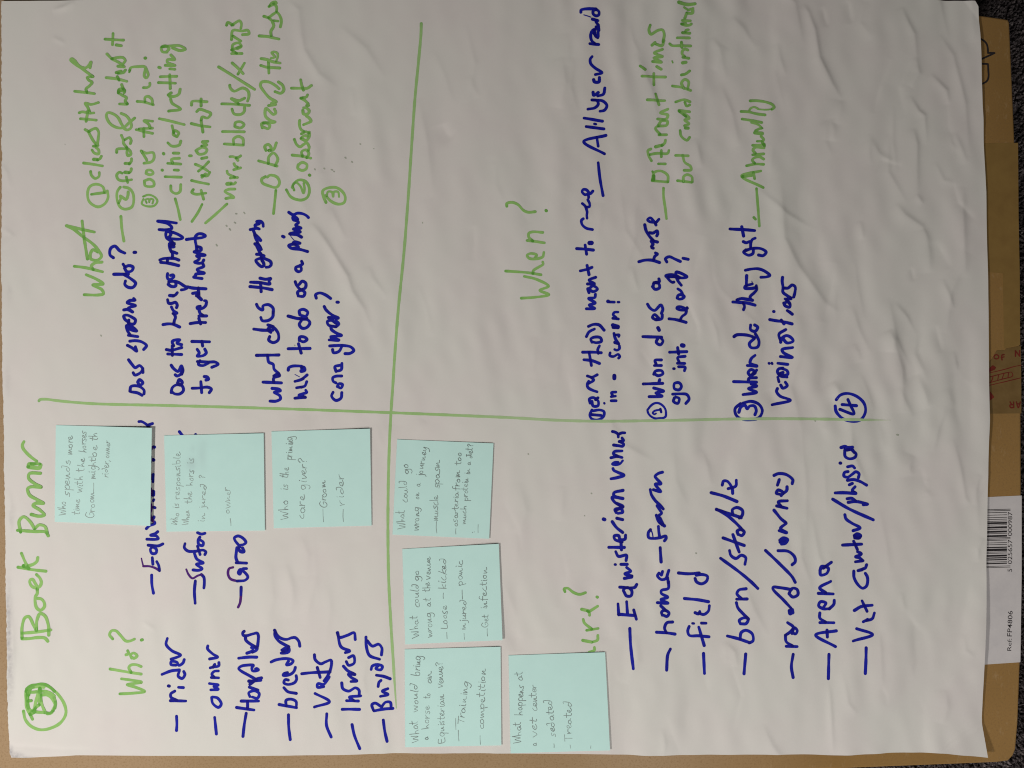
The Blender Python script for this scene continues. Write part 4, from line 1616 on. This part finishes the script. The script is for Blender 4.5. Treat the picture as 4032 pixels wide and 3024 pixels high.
2060,480 2062,440 2075,412 2100,400
1885,318 1990,325 2095,335
2000,382 1985,300
@handwritten_line|g|11
T 2 0
2112,1630 2115,1670 2125,1800 2135,1955
2088,1880 2102,1895
2170,1622 1985,1520 2150,1478
w=14 1995,1525 2070,1515
2095,1545 2085,1490
F 2880 380 3.173
190,865 300,845 400,850
290,835 260,795 290,765 350,755 400,785
265,728 400,720
300,710 270,670 300,635 405,645
265,610 340,610 410,600
w=10 320,560 370,560
410,620 385,565 400,540 370,500
w=15 290,455 380,465
300,430 350,405 375,400
w=8 385,400 330,355 245,330
132,283 250,305 375,328
120,188 210,195 310,220 415,235
w=9 220,180 240,150 285,135 330,158
235,55 310,55 420,75 510,110 530,140 500,165
w=6 500,165 430,172 340,165
@handwritten_line|g|11
T 2 0
1310,1625 1310,1690 1325,1800 1335,1890
1210,1562 1345,1572
1212,1555 1230,1490 1290,1478 1345,1515 1348,1570
w=14 1225,1555 1225,1520
w=8 1213,1482 1216,1490
1265,1415 1325,1416
1205,1390 1180,1345 1175,1302 1200,1287
1182,1338 1250,1325 1345,1325 1355,1300
1290,1355 1290,1300
w=13 1242,1268 1295,1255
1295,1258 1320,1235 1325,1212
1270,1165 1335,1165
1280,1160 1240,1110 1262,1085
1265,1088 1335,1082 1342,1050 1292,1045 1268,1075
1258,1028 1330,1030 1345,995 1282,975 1345,945
1168,865 1320,870
1240,812 1255,860 1270,905
1122,660 1325,668
1225,735 1225,635
1250,575 1287,600
1105,572 1150,602
1215,530 1290,540 1228,500 1298,490 1230,458 1298,428
w=13 1210,390 1235,368
1240,380 1295,395 1312,350
1195,215 1183,260 1200,295 1230,280 1260,262 1300,260 1315,300 1305,360
@handwritten_line|g|11
T 2 0
1430,1562 1550,1580
1480,1572 1480,1530 1512,1512 1552,1532 1555,1575
1485,1475 1545,1470 1540,1440 1490,1405 1472,1345
1412,1345 1520,1350
1450,1132 1460,1180 1510,1215 1532,1190
w=13 1495,1110 1520,1110
1488,1090 1528,1072 1490,1042 1528,1025 1485,985
1440,960 1532,970
1440,965 1500,1010
1412,885 1480,868 1535,885
1490,890 1505,922 1532,912
1385,745 1460,760 1540,787
1482,770 1462,722 1490,692 1522,712 1515,772
1462,652 1495,645 1532,618
w=13 1472,548 1500,543
w=6 1382,530 1388,545
F 2600 0 3.967
345,905 440,918
375,890 335,850 345,800 380,775 425,790
145,685 180,715 310,725 470,725
325,670 330,750
260,600 450,600
w=13 345,518 455,525
390,500 405,475 435,470
330,380 400,400 460,395 480,380
w=10 330,378 395,370
w=12 345,325 465,330
380,290 405,220
w=13 415,205 500,205 505,160
440,155 510,130
w=8 430,155 370,120
w=14 285,50 400,70 540,60
@handwritten_line|b|12.8
T 3 2
35,180 190,140 105,105 75,65 82,40
110,10 128,36 165,15 150,-15
T 3 1
95,1640 85,1600 
165,1600 110,1590 82,1555 92,1530 130,1522
w=14 95,1575 130,1560
120,1525 165,1545 170,1575 120,1590
85,1480 170,1490
w=11 10,1480 13,1482
w=11 35,1478 38,1485
108,1422 208,1430 132,1388 122,1362 208,1345
110,1300 118,1268 155,1242 195,1262 210,1290 160,1305 130,1270
112,1290 97,1230 150,1190
F 3010 1060 3.4
75,675 160,690 230,700 360,735
w=12 225,680 260,735
300,555 335,580 365,605
w=14 125,566 132,567
255,455 270,490 330,510 335,460 290,435 270,460
w=12 270,400 350,400
w=14 290,410 330,460
350,390 290,350 245,310 245,240 235,160 240,110
260,255 310,255 365,215 405,240 400,320 385,375
@handwritten_line|b|13
T 3 2
590,135 620,97 690,82 770,110 828,170 838,240 800,305 720,322 645,298 592,240 582,190
622,220 740,258 715,190 690,135
640,178 762,188
@handwritten_line|b|13
T 2 3
1018,455 1025,600 1047,800
915,240 922,335 
920,330 1055,342
990,222 997,320
1052,295 1075,375
975,150 962,120 995,98 1035,130 1028,172 990,172 968,140
930,95 1060,100 1078,75
970,20 1035,10
T 2 2
1035,1660 975,1640 1025,1618 990,1585
940,1558 995,1558
w=11 888,1559 895,1560
895,1448 918,1488 988,1480 985,1525
835,1410 970,1412
945,1432 940,1368
950,1365 888,1342 882,1312 920,1310 932,1342 975,1340 980,1305
955,1282 902,1240 865,1190
905,1160 955,1172
w=15 790,1168 800,1172
900,1110 890,1085 940,1078 955,1108 915,1118
895,1090 958,1060 900,1030
955,1062 885,1020 865,980 958,990 880,965 882,940 958,920
F 2370 1680 3.66
130,752 220,735 315,702 230,660 170,630 158,605
w=11 235,515 180,515 150,540 200,550 260,535 300,490
130,448 220,430 290,445
230,430 165,390 180,360 290,350
168,265 240,275 300,280 310,250 250,215
250,215 310,200 290,165
150,70 190,80 230,110 235,150
235,110 290,90 330,90
@handwritten_line|b|13
T 2 3
1368,630 1345,680 1335,812
1248,485 1330,490 1408,502
1335,492 1318,450 1338,405 1388,398
1298,340 1292,312 1320,297 1357,322 1340,350 1305,338
1330,300 1285,258
1255,230 1350,237 1288,205 1345,185 1290,150 1292,125 1350,108 1352,50
1350,60 1345,15
T 2 2
1270,1635 1258,1660 1290,1690 1330,1680 1345,1640 1355,1612
1300,1620 1290,1650
1280,1415 1288,1538
F 2530 1840 3.071
w=5 125,840 115,790 100,760
95,755 70,790 75,850 130,860 210,850 280,835 285,860 265,890
205,840 195,780 190,715
w=18 205,620 240,690
w=14 165,580 200,660 265,710
200,580 230,555 210,520 175,465
250,505 210,460 150,400 105,330 92,270
130,272 220,295 175,240 155,205 220,200 170,140 150,110 190,75 240,60
@handwritten_line|b|13
T 2 3
1655,670 1665,845
1530,435 1518,475 1532,512 1610,515 1702,525
1660,600 1612,440
1635,405 1675,406
w=10 1558,408 1570,409
w=14 1580,315 1610,325 1620,305
1615,320 1655,330 1695,300 1703,255
1490,195 1595,202 1695,220
1580,20 1592,48 1635,65 1678,40 1685,0 1640,-15 1590,-8
T 2 2
1440,1635 1520,1640 1615,1632
@handwritten_line|b|13
T 2 3
2020,675 2005,845
1862,520 1960,545 2050,575
1972,548 1982,490 2022,470 2075,500 2082,560 2050,578
1975,415 1965,385 2008,362 2040,375 2022,412 1985,415
2042,372 2000,330 1952,275 1940,232
1942,202 2030,198
1985,198 1945,155 1962,122 2022,110
T 2 2
1800,1505 1960,1622 2060,1705 2125,1768
1880,1440 1892,1482 1935,1508 1980,1480 2018,1500 2012,1558
1822,1330 1910,1362 2005,1395
1962,1452 1908,1302
1952,1300 1945,1270 1975,1258 2005,1278 1985,1310 1955,1300
1990,1262 1932,1200 1850,1130 1765,1082
1765,1085 1850,1112 1978,1155
1905,1125 1902,1085 1942,1067 1988,1092 1988,1132 1962,1158
1720,940 1830,970 1940,1015
1818,875 1830,840 1862,842 1900,900 1905,945
1868,905 1930,880 1935,830
@handwritten_line|b|13
T 3 3
215,675 200,780 215,875
155,605 250,608
210,602 155,565 148,510
205,495 225,445 250,470 235,498 210,488
148,510 190,480 215,440 165,400
w=20 185,300 190,320
w=17 205,290 210,315
195,275 130,205 42,112 45,97 100,100 200,115
178,150 205,105 248,115 255,160 212,180 178,152
T 3 2
-20,1440 90,1545 205,1665 232,1712
85,1440 170,1445 225,1490 232,1535 205,1560
w=16 105,1365 150,1355
100,1350 130,1330 170,1345 150,1375 115,1382
95,1268 160,1285 108,1250 158,1205
155,1200 112,1165 75,1120 52,1092
75,1055 165,1075
115,1062 90,1020 168,1010
105,955 72,945 88,918 130,940 115,965
130,950 162,920 165,890
82,875 97,828
50,790 90,775 160,785 215,830 210,862
@handwritten_line|b|13
T 3 3
530,680 525,890
585,612 415,512 590,475
515,530 512,470
450,405 570,405
500,400 450,365 450,322
530,285 480,285 440,260 455,225 502,235 480,275
530,285 568,245 572,210
437,152 562,155
500,145 448,105 540,45
T 3 2
450,1605 462,1575 520,1592 505,1635 455,1650 448,1610
475,1590 545,1540
@handwritten_line|b|13
T 3 3
847,620 845,720 840,842
735,562 902,505 765,455
w=14 822,395 860,375
850,385 900,370 920,320
745,297 800,265 900,253
855,305 812,215
T 3 2
F 3260 2140 4.76
485,520 490,640 560,770 650,840 720,800 745,700 735,620 700,560
w=14 565,510 640,490
650,480 700,460 725,400
515,345 650,325
660,325 590,270 520,250 610,215 625,195 555,155
T 3 2
643,1392 810,1385
772,1430 740,1360
w=15 750,1320 790,1320
745,1310 770,1295 802,1310 790,1332 750,1330
735,1268 795,1245 722,1202 672,1165 662,1130
555,995 700,1080 910,1175
F 3260 1740 3.173
250,755 340,745 430,760 495,780 440,785
235,710 290,705 340,735
85,637 200,635 345,645
345,640 300,605 335,560
262,535 300,518
240,478 320,470 400,495 480,540
245,370 205,380 195,425 240,440 300,400 340,372 380,395 375,445
240,310 300,300 325,325
w=13 148,264 156,265
w=13 205,100 210,180 260,210 330,190 345,150 300,110
w=15 160,70 210,60 250,90
w=14 215,75 300,65
w=14 230,100 290,95 320,130
"""
PURPLE = {(9.5, 12.5), (9, 12.5), (6, 12.5), (11, 12.5)}
for name, colr, w0, strokes in parse(TRACE):
    if name == 'ink_speckle':                                # every blot is a part of its own
        for w, pts in strokes:
            rb = Ribbons(zp)
            rb.stroke(pts, w, rng.uniform(0.2, 0.8), 0, pool=0, fade=lambda S: np.full(len(S), 0.35))
            rb.build(name, M_SPECK, sheet)
        continue
    rb = Ribbons(zp)
    for w, pts in strokes:
        fade = taper = None
        tone = rng.uniform(0.0, 0.28)
        wv = w
        if name == 'divider_line':
            tone = 0.12
            if pts[0][0] < 500:
                fade = lambda S: np.clip((S[:, 0] - 3380) / 140, 0, 1) * 0.85 + np.clip((S[:, 0] - 1700) / 400, 0, 1) * 0.2 * (S[:, 0] < 3390) + 0.14
                taper = 120
            else:
                fade = lambda S: np.clip((S[:, 1] - 2300) / 500, 0, 1) * 0.12 + 0.12
                taper = 160
        purple = 0.0
        if colr == 'b':
            tone = rng.uniform(0.05, 0.5)
            if (w, w0) in PURPLE:
                purple = 0.75
        if colr == 's':
            tone, fade = rng.uniform(0.2, 0.8), (lambda S: np.full(len(S), 0.35))
        if colr in 'gb' and name != 'divider_line' and w >= 9:
            Ls = math.hypot(pts[-1][0] - pts[0][0], pts[-1][1] - pts[0][1])
            wv *= 0.96 if (len(pts) <= 4 and Ls > 55) else (0.92 if colr == 'b' else 0.97)
        rb.stroke(pts, wv, tone, purple, pool=0.45 if colr != 's' else 0, fade=fade, taper=taper)
    o = rb.build(name, {'g': M_GREEN, 'b': M_BLUE, 's': M_SPECK}[colr], sheet)

# ------------------------------------------------------------------ sticky notes
GLYPH = {  # single stroke pencil letters: advance, strokes; x-height 1
    'a': (1.05, [[(.72, .62), (.42, .82), (.12, .5), (.2, .1), (.5, .02), (.74, .5), (.8, .12), (1.0, .1)]]),
    'b': (.95, [[(.15, 1.9), (.15, .1), (.5, .0), (.8, .4), (.6, .9), (.2, .7)]]),
    'c': (.85, [[(.6, .95), (.3, .75), (.1, .35), (.25, .02), (.8, .12)]]),
    'd': (1.0, [[(.62, .6), (.3, .7), (.12, .3), (.35, .0), (.7, .3), (.8, 1.0), (.7, 1.75), (.5, 1.7)]]),
    'e': (.85, [[(.1, .3), (.5, .5), (.5, .88), (.22, .8), (.15, .3), (.4, .0), (.85, .22)]]),
    'f': (.75, [[(.75, 1.75), (.5, 1.9), (.35, 1.5), (.3, -.3)], [(.05, .95), (.7, 1.0)]]),
    'g': (.95, [[(.75, .8), (.4, 1.0), (.12, .55), (.4, .1), (.72, .5), (.78, .9), (.75, -.5), (.4, -.85), (.1, -.6)]]),
    'h': (.95, [[(.1, 1.85), (.18, .0)], [(.18, .25), (.45, .68), (.62, .5), (.82, .05)]]),
    'i': (.45, [[(.2, .95), (.22, .1), (.38, .0)], [(.2, 1.4), (.23, 1.46)]]),
    'j': (.55, [[(.4, .95), (.4, -.5), (.1, -.8)], [(.4, 1.4), (.43, 1.46)]]),
    'k': (.85, [[(.15, 1.9), (.15, .0)], [(.75, 1.0), (.2, .45), (.8, .0)]]),
    'l': (.45, [[(.2, 1.9), (.2, .15), (.4, .0)]]),
    'm': (1.35, [[(.08, .8), (.16, .0), (.42, .75), (.52, .08), (.85, .72), (.98, .1), (1.3, .12)]]),
    'n': (.95, [[(.08, .82), (.16, .0), (.48, .78), (.6, .1), (.92, .15)]]),
    'o': (.9, [[(.5, .8), (.16, .6), (.2, .1), (.55, .05), (.68, .5), (.45, .82)]]),
    'p': (.95, [[(.15, .95), (.15, -.85)], [(.15, .6), (.5, .98), (.82, .6), (.55, .05), (.18, .2)]]),
    'q': (.95, [[(.75, .8), (.4, 1.0), (.12, .5), (.4, .05), (.74, .4), (.78, .9), (.76, -.85)]]),
    'r': (.75, [[(.12, .9), (.16, .0)], [(.16, .4), (.38, .8), (.7, .85)]]),
    's': (.75, [[(.7, 1.0), (.3, .85), (.25, .55), (.6, .35), (.5, .0), (.05, .05)]]),
    't': (.7, [[(.35, 1.7), (.3, .1), (.6, .0)], [(.02, 1.05), (.68, 1.1)]]),
    'u': (.95, [[(.1, .8), (.2, .08), (.45, .1), (.68, .75), (.72, .1), (.95, .2)]]),
    'v': (.85, [[(.08, .95), (.4, .0), (.75, .95)]]),
    'w': (1.2, [[(.08, .95), (.3, .0), (.55, .8), (.8, .0), (1.1, .95)]]),
    'y': (.9, [[(.1, .95), (.2, .3), (.45, .2), (.75, .95)], [(.75, .95), (.55, -.4), (.15, -.8)]]),
    'E': (1.0, [[(.85, 1.7), (.15, 1.7), (.15, .0), (.9, .0)], [(.15, .9), (.7, .9)]]),
    'G': (1.25, [[(1.05, 1.45), (.65, 1.75), (.15, 1.2), (.15, .4), (.55, .0), (1.05, .3), (1.05, .8), (.65, .8)]]),
    'L': (.9, [[(.2, 1.7), (.2, .0), (.85, .05)]]),
    'T': (1.1, [[(.55, 1.65), (.5, .0)], [(.0, 1.7), (1.1, 1.75)]]),
    'W': (1.5, [[(.05, 1.6), (.35, .0), (.7, 1.2), (1.0, .0), (1.4, 1.7)]]),
    '?': (.7, [[(.05, 1.5), (.35, 1.85), (.65, 1.5), (.35, .9), (.35, .5)], [(.35, .05), (.38, .1)]]),
    ',': (.4, [[(.2, .15), (.1, -.35)]]),
    ':': (.4, [[(.2, .1), (.22, .14)], [(.2, .8), (.22, .84)]]),
    '-': (1.0, [[(.0, .0), (.5, .03), (1.0, .0)]]),
}
PENCIL = """
0 T 0 2
Who 570,1140 572,1010 45
spends 605,972 608,660 45
more 628,610 630,445 42
time 690,1135 697,990 42
with 712,940 722,795 42
the 730,755 735,640 42
horses 742,595 752,410 40
Groom 820,1160 818,930 45
- 812,922 812,855 40
might 825,820 828,640 38
be 838,630 840,530 42
th 845,490 848,420 42
rider, 938,810 950,655 40
owner 950,640 955,490 38
1 T 0 2
Who 1532,1225 1548,1110 38
is 1548,1075 1550,1035 38
responsible 1555,1000 1560,590 38
When 1630,1220 1640,1090 38
the 1655,1030 1660,930 38
hors 1668,880 1675,745 38
is 1672,690 1672,640 36
in 1765,1190 1767,1112 40
jured 1770,1092 1785,860 40
? 1772,822 1772,795 34
- 1996,1225 1990,1165 40
owner 1988,1120 1990,885 40
2 T 1 2
Who 278,1170 276,1000 48
is 276,918 278,868 45
the 275,815 290,722 45
priming 312,660 322,450 46
care 415,1168 428,962 48
giver? 430,912 440,655 45
- 588,1182 582,1075 40
Groom 612,1070 602,830 42
- 750,1200 748,1095 40
rider 765,1050 755,775 46
3 T 1 2
What 1292,1250 1282,1090 45
could 1308,1030 1305,830 42
go 1325,782 1312,685 42
wrong 1408,1272 1405,1060 38
on 1408,1000 1412,940 38
a 1418,890 1420,855 38
journey 1438,802 1475,545 40
- 1560,1285 1556,1192 40
muscle 1572,1185 1575,960 42
spasm 1582,905 1590,660 42
- 1728,1300 1728,1248 36
osarteria 1740,1235 1750,930 34
from 1755,920 1768,750 40
too 1770,700 1775,590 36
much 1812,1210 1818,1050 34
protein 1828,1010 1835,810 36
in 1845,785 1850,728 32
a 1855,702 1858,672 32
diet? 1868,650 1872,525 34
: 1890,1290 1890,1270 24
- 1915,1285 1915,1222 36
4 T 1 3
What 1408,525 1390,345 45
could 1408,275 1405,65 42
go 1408,48 1402,-55 40
wrong 1525,535 1515,310 42
at 1515,265 1510,190 42
the 1508,132 1505,50 40
venue 1505,32 1505,-170 38
- 1658,540 1652,485 40
Loose 1652,460 1650,250 40
- 1625,195 1622,145 40
kicked 1640,115 1645,-160 42
- 1802,545 1798,490 36
injured 1812,470 1818,205 36
- 1790,195 1786,115 40
panic 1785,82 1785,-140 40
- 2003,525 1998,455 40
Get 2008,440 2005,325 40
infection 1995,285 1990,-75 38
5 T 1 3
What 1405,1430 1395,1250 45
would 1395,1175 1398,935 42
bring 1412,865 1425,685 42
a 1492,1415 1492,1385 38
horse 1495,1320 1500,1120 40
to 1505,1060 1508,1012 40
an 1515,940 1520,825 40
Equisterian 1630,1435 1625,1020 42
venue? 1620,970 1608,740 42
- 1757,1425 1750,1335 40
Training 1795,1290 1835,905 40
- 1728,1330 1726,1225 36
- 1943,1455 1940,1375 40
competition 1965,1325 1985,800 40
6 T 2 3
What 85,1440 72,1260 45
happens 85,1200 100,945 42
at 95,905 85,818 42
a 212,1465 212,1435 40
vet 218,1395 212,1220 46
center 215,1165 205,930 40
- 362,1482 360,1447 36
sedated 375,1390 345,1060 44
- 508,1485 506,1457 36
Treated 515,1420 508,1080 44
- 680,1485 678,1462 34
"""
def pencil_words():
    cur, fr, out = 0, (0, 0), {}
    for ln in PENCIL.strip().split('\n'):
        t = ln.split()
        if t[1] == 'T' and len(t) == 4:
            cur, fr = int(t[0]), (int(t[2]), int(t[3]))
            continue
        a = TT(*fr, *[float(q) for q in t[1].split(',')])
        b = TT(*fr, *[float(q) for q in t[2].split(',')])
        out.setdefault(cur, []).append((t[0], a, b, float(t[3]) / 2.19444))
    return out
WORDS = pencil_words()

def inv_bilin(c, x, y):
    """note coordinates (s across from the glued left edge, t down) of pixel points, by a few Newton steps"""
    c = [np.array(p) for p in c]
    s = np.full(np.shape(x), 0.5)
    t = np.full(np.shape(x), 0.5)
    for _ in range(6):
        px = (1 - s) * (1 - t) * c[0][0] + s * (1 - t) * c[1][0] + s * t * c[2][0] + (1 - s) * t * c[3][0] - x
        py = (1 - s) * (1 - t) * c[0][1] + s * (1 - t) * c[1][1] + s * t * c[2][1] + (1 - s) * t * c[3][1] - y
        a = (1 - t) * (c[1][0] - c[0][0]) + t * (c[2][0] - c[3][0])
        b = (1 - s) * (c[3][0] - c[0][0]) + s * (c[2][0] - c[1][0])
        d = (1 - t) * (c[1][1] - c[0][1]) + t * (c[2][1] - c[3][1])
        e = (1 - s) * (c[3][1] - c[0][1]) + s * (c[2][1] - c[1][1])
        det = a * e - b * d
        s = s - (e * px - b * py) / det
        t = t - (-d * px + a * py) / det
    return s, t

def make_note(i):
    c, lt, lb, lab = NOTES[i]
    cx, cy = np.mean([p[0] for p in c]), np.mean([p[1] for p in c])
    root = thing('sticky_note', lab, 'sticky note', (wx(cx), wy(cy), 0.001), 'mint sticky notes stuck on the flipchart sheet')
    base = 0.00115
    def zn(x, y):
        s, t = inv_bilin(c, np.asarray(x, float), np.asarray(y, float))
        s = np.clip(s, 0, 1.02)
        t = np.clip(t, -0.02, 1.02)
        lift = ((1 - t) * lt + t * lb) * 0.00078
        q = np.clip((s - 0.18) / 0.82, 0, 1)
        curl = 0.0004 * math.sin(i * 2.1 + 1) * np.sin(math.pi * t) * s
        return base * 0.15 + zp_soft(x, y) + lift * (0.35 * q + 0.65 * q ** 2.2) + curl * 0.3 + 0.0001 + base * 0.12 * s
    n = 36
    C = [np.array(p) for p in c]
    s, t = np.meshgrid(np.linspace(0, 1, n), np.linspace(0, 1, n))
    P = (1 - s)[..., None] * (1 - t)[..., None] * C[0] + s[..., None] * (1 - t)[..., None] * C[1] + s[..., None] * t[..., None] * C[2] + (1 - s)[..., None] * t[..., None] * C[3]
    X, Y = P[..., 0].ravel(), P[..., 1].ravel()
    V = np.stack([wx(X), wy(Y), zn(X, Y)], 1)
    idx = np.arange(n * n).reshape(n, n)
    F = np.stack([idx[:-1, :-1], idx[1:, :-1], idx[1:, 1:], idx[:-1, 1:]], -1).reshape(-1, 4)
    sm = np.zeros(len(X))
    if i == 1:                                              # rubbed-out pencil on this note
        for gx, gy, rx, ry, k in ((1630, 690, 45, 60, .7), (1720, 620, 40, 120, .5), (1640, 560, 25, 40, .35), (1730, 520, 40, 50, .3)):
            px, py = TT(0, 2, gx + 30, gy)
            sm = np.maximum(sm, k * np.exp(-(((X - px) / (rx / 2.194)) ** 2 + ((Y - py) / (ry / 2.194)) ** 2)))
    A = np.stack([sm, sm * 0, sm * 0, sm * 0 + 1], 1)
    o = obj('note_paper', V, F, M_NOTE, root, smooth=True, attr=A)
    so = o.modifiers.new('thickness', 'SOLIDIFY')
    so.thickness = 0.0001
    so.offset = -1
    # pencil: one mesh for each written line
    lines, last = [], None
    for wd in WORDS.get(i, []):
        if last is None or wd[1][1] > last[2][1] + 25 or abs(wd[1][0] - last[2][0]) > 26:
            lines.append([])
        lines[-1].append(wd)
        last = wd
    faint = {1: -0.22, 0: -0.12}.get(i, 0.0)
    for ln in lines:
        rb = Ribbons(zn, base=0.00003, cross=False)
        for body, a, b, xh in ln:
            adv = sum(GLYPH[ch][0] for ch in body)
            L = math.hypot(b[0] - a[0], b[1] - a[1])
            ux, uy = (b[0] - a[0]) / L, (b[1] - a[1]) / L
            vx, vy = uy, -ux
            k = L / adv
            pen = 0.0
            for ch in body:
                aw, st = GLYPH[ch]
                jx, jy, js, sl = rng.gauss(0, .04), rng.gauss(0, .07), rng.uniform(.88, 1.14), rng.gauss(.02, .07)
                for pl in st:
                    q = []
                    for gx, gy in pl:
                        gx2 = pen + (gx + jx + rng.gauss(0, .035) + sl * gy) * k
                        gy2 = (gy * js + jy + rng.gauss(0, .035)) * xh * 0.86
                        q.append((a[0] + ux * gx2 + vx * gy2, a[1] + uy * gx2 + vy * gy2))
                    rb.stroke(q, rng.uniform(2.1, 2.8), tone=rng.uniform(.40, .72) + faint, pool=0.1, wob=0.25, step=2.5)
                pen += aw * k
        rb.build('pencil_line', M_PENCIL, root)
    return root

def zp_soft(x, y):
    """the sheet under a note, bridged: the note spans small creases"""
    return np.full(np.shape(x), 0.00012)
for i in range(len(NOTES)):
    make_note(i)
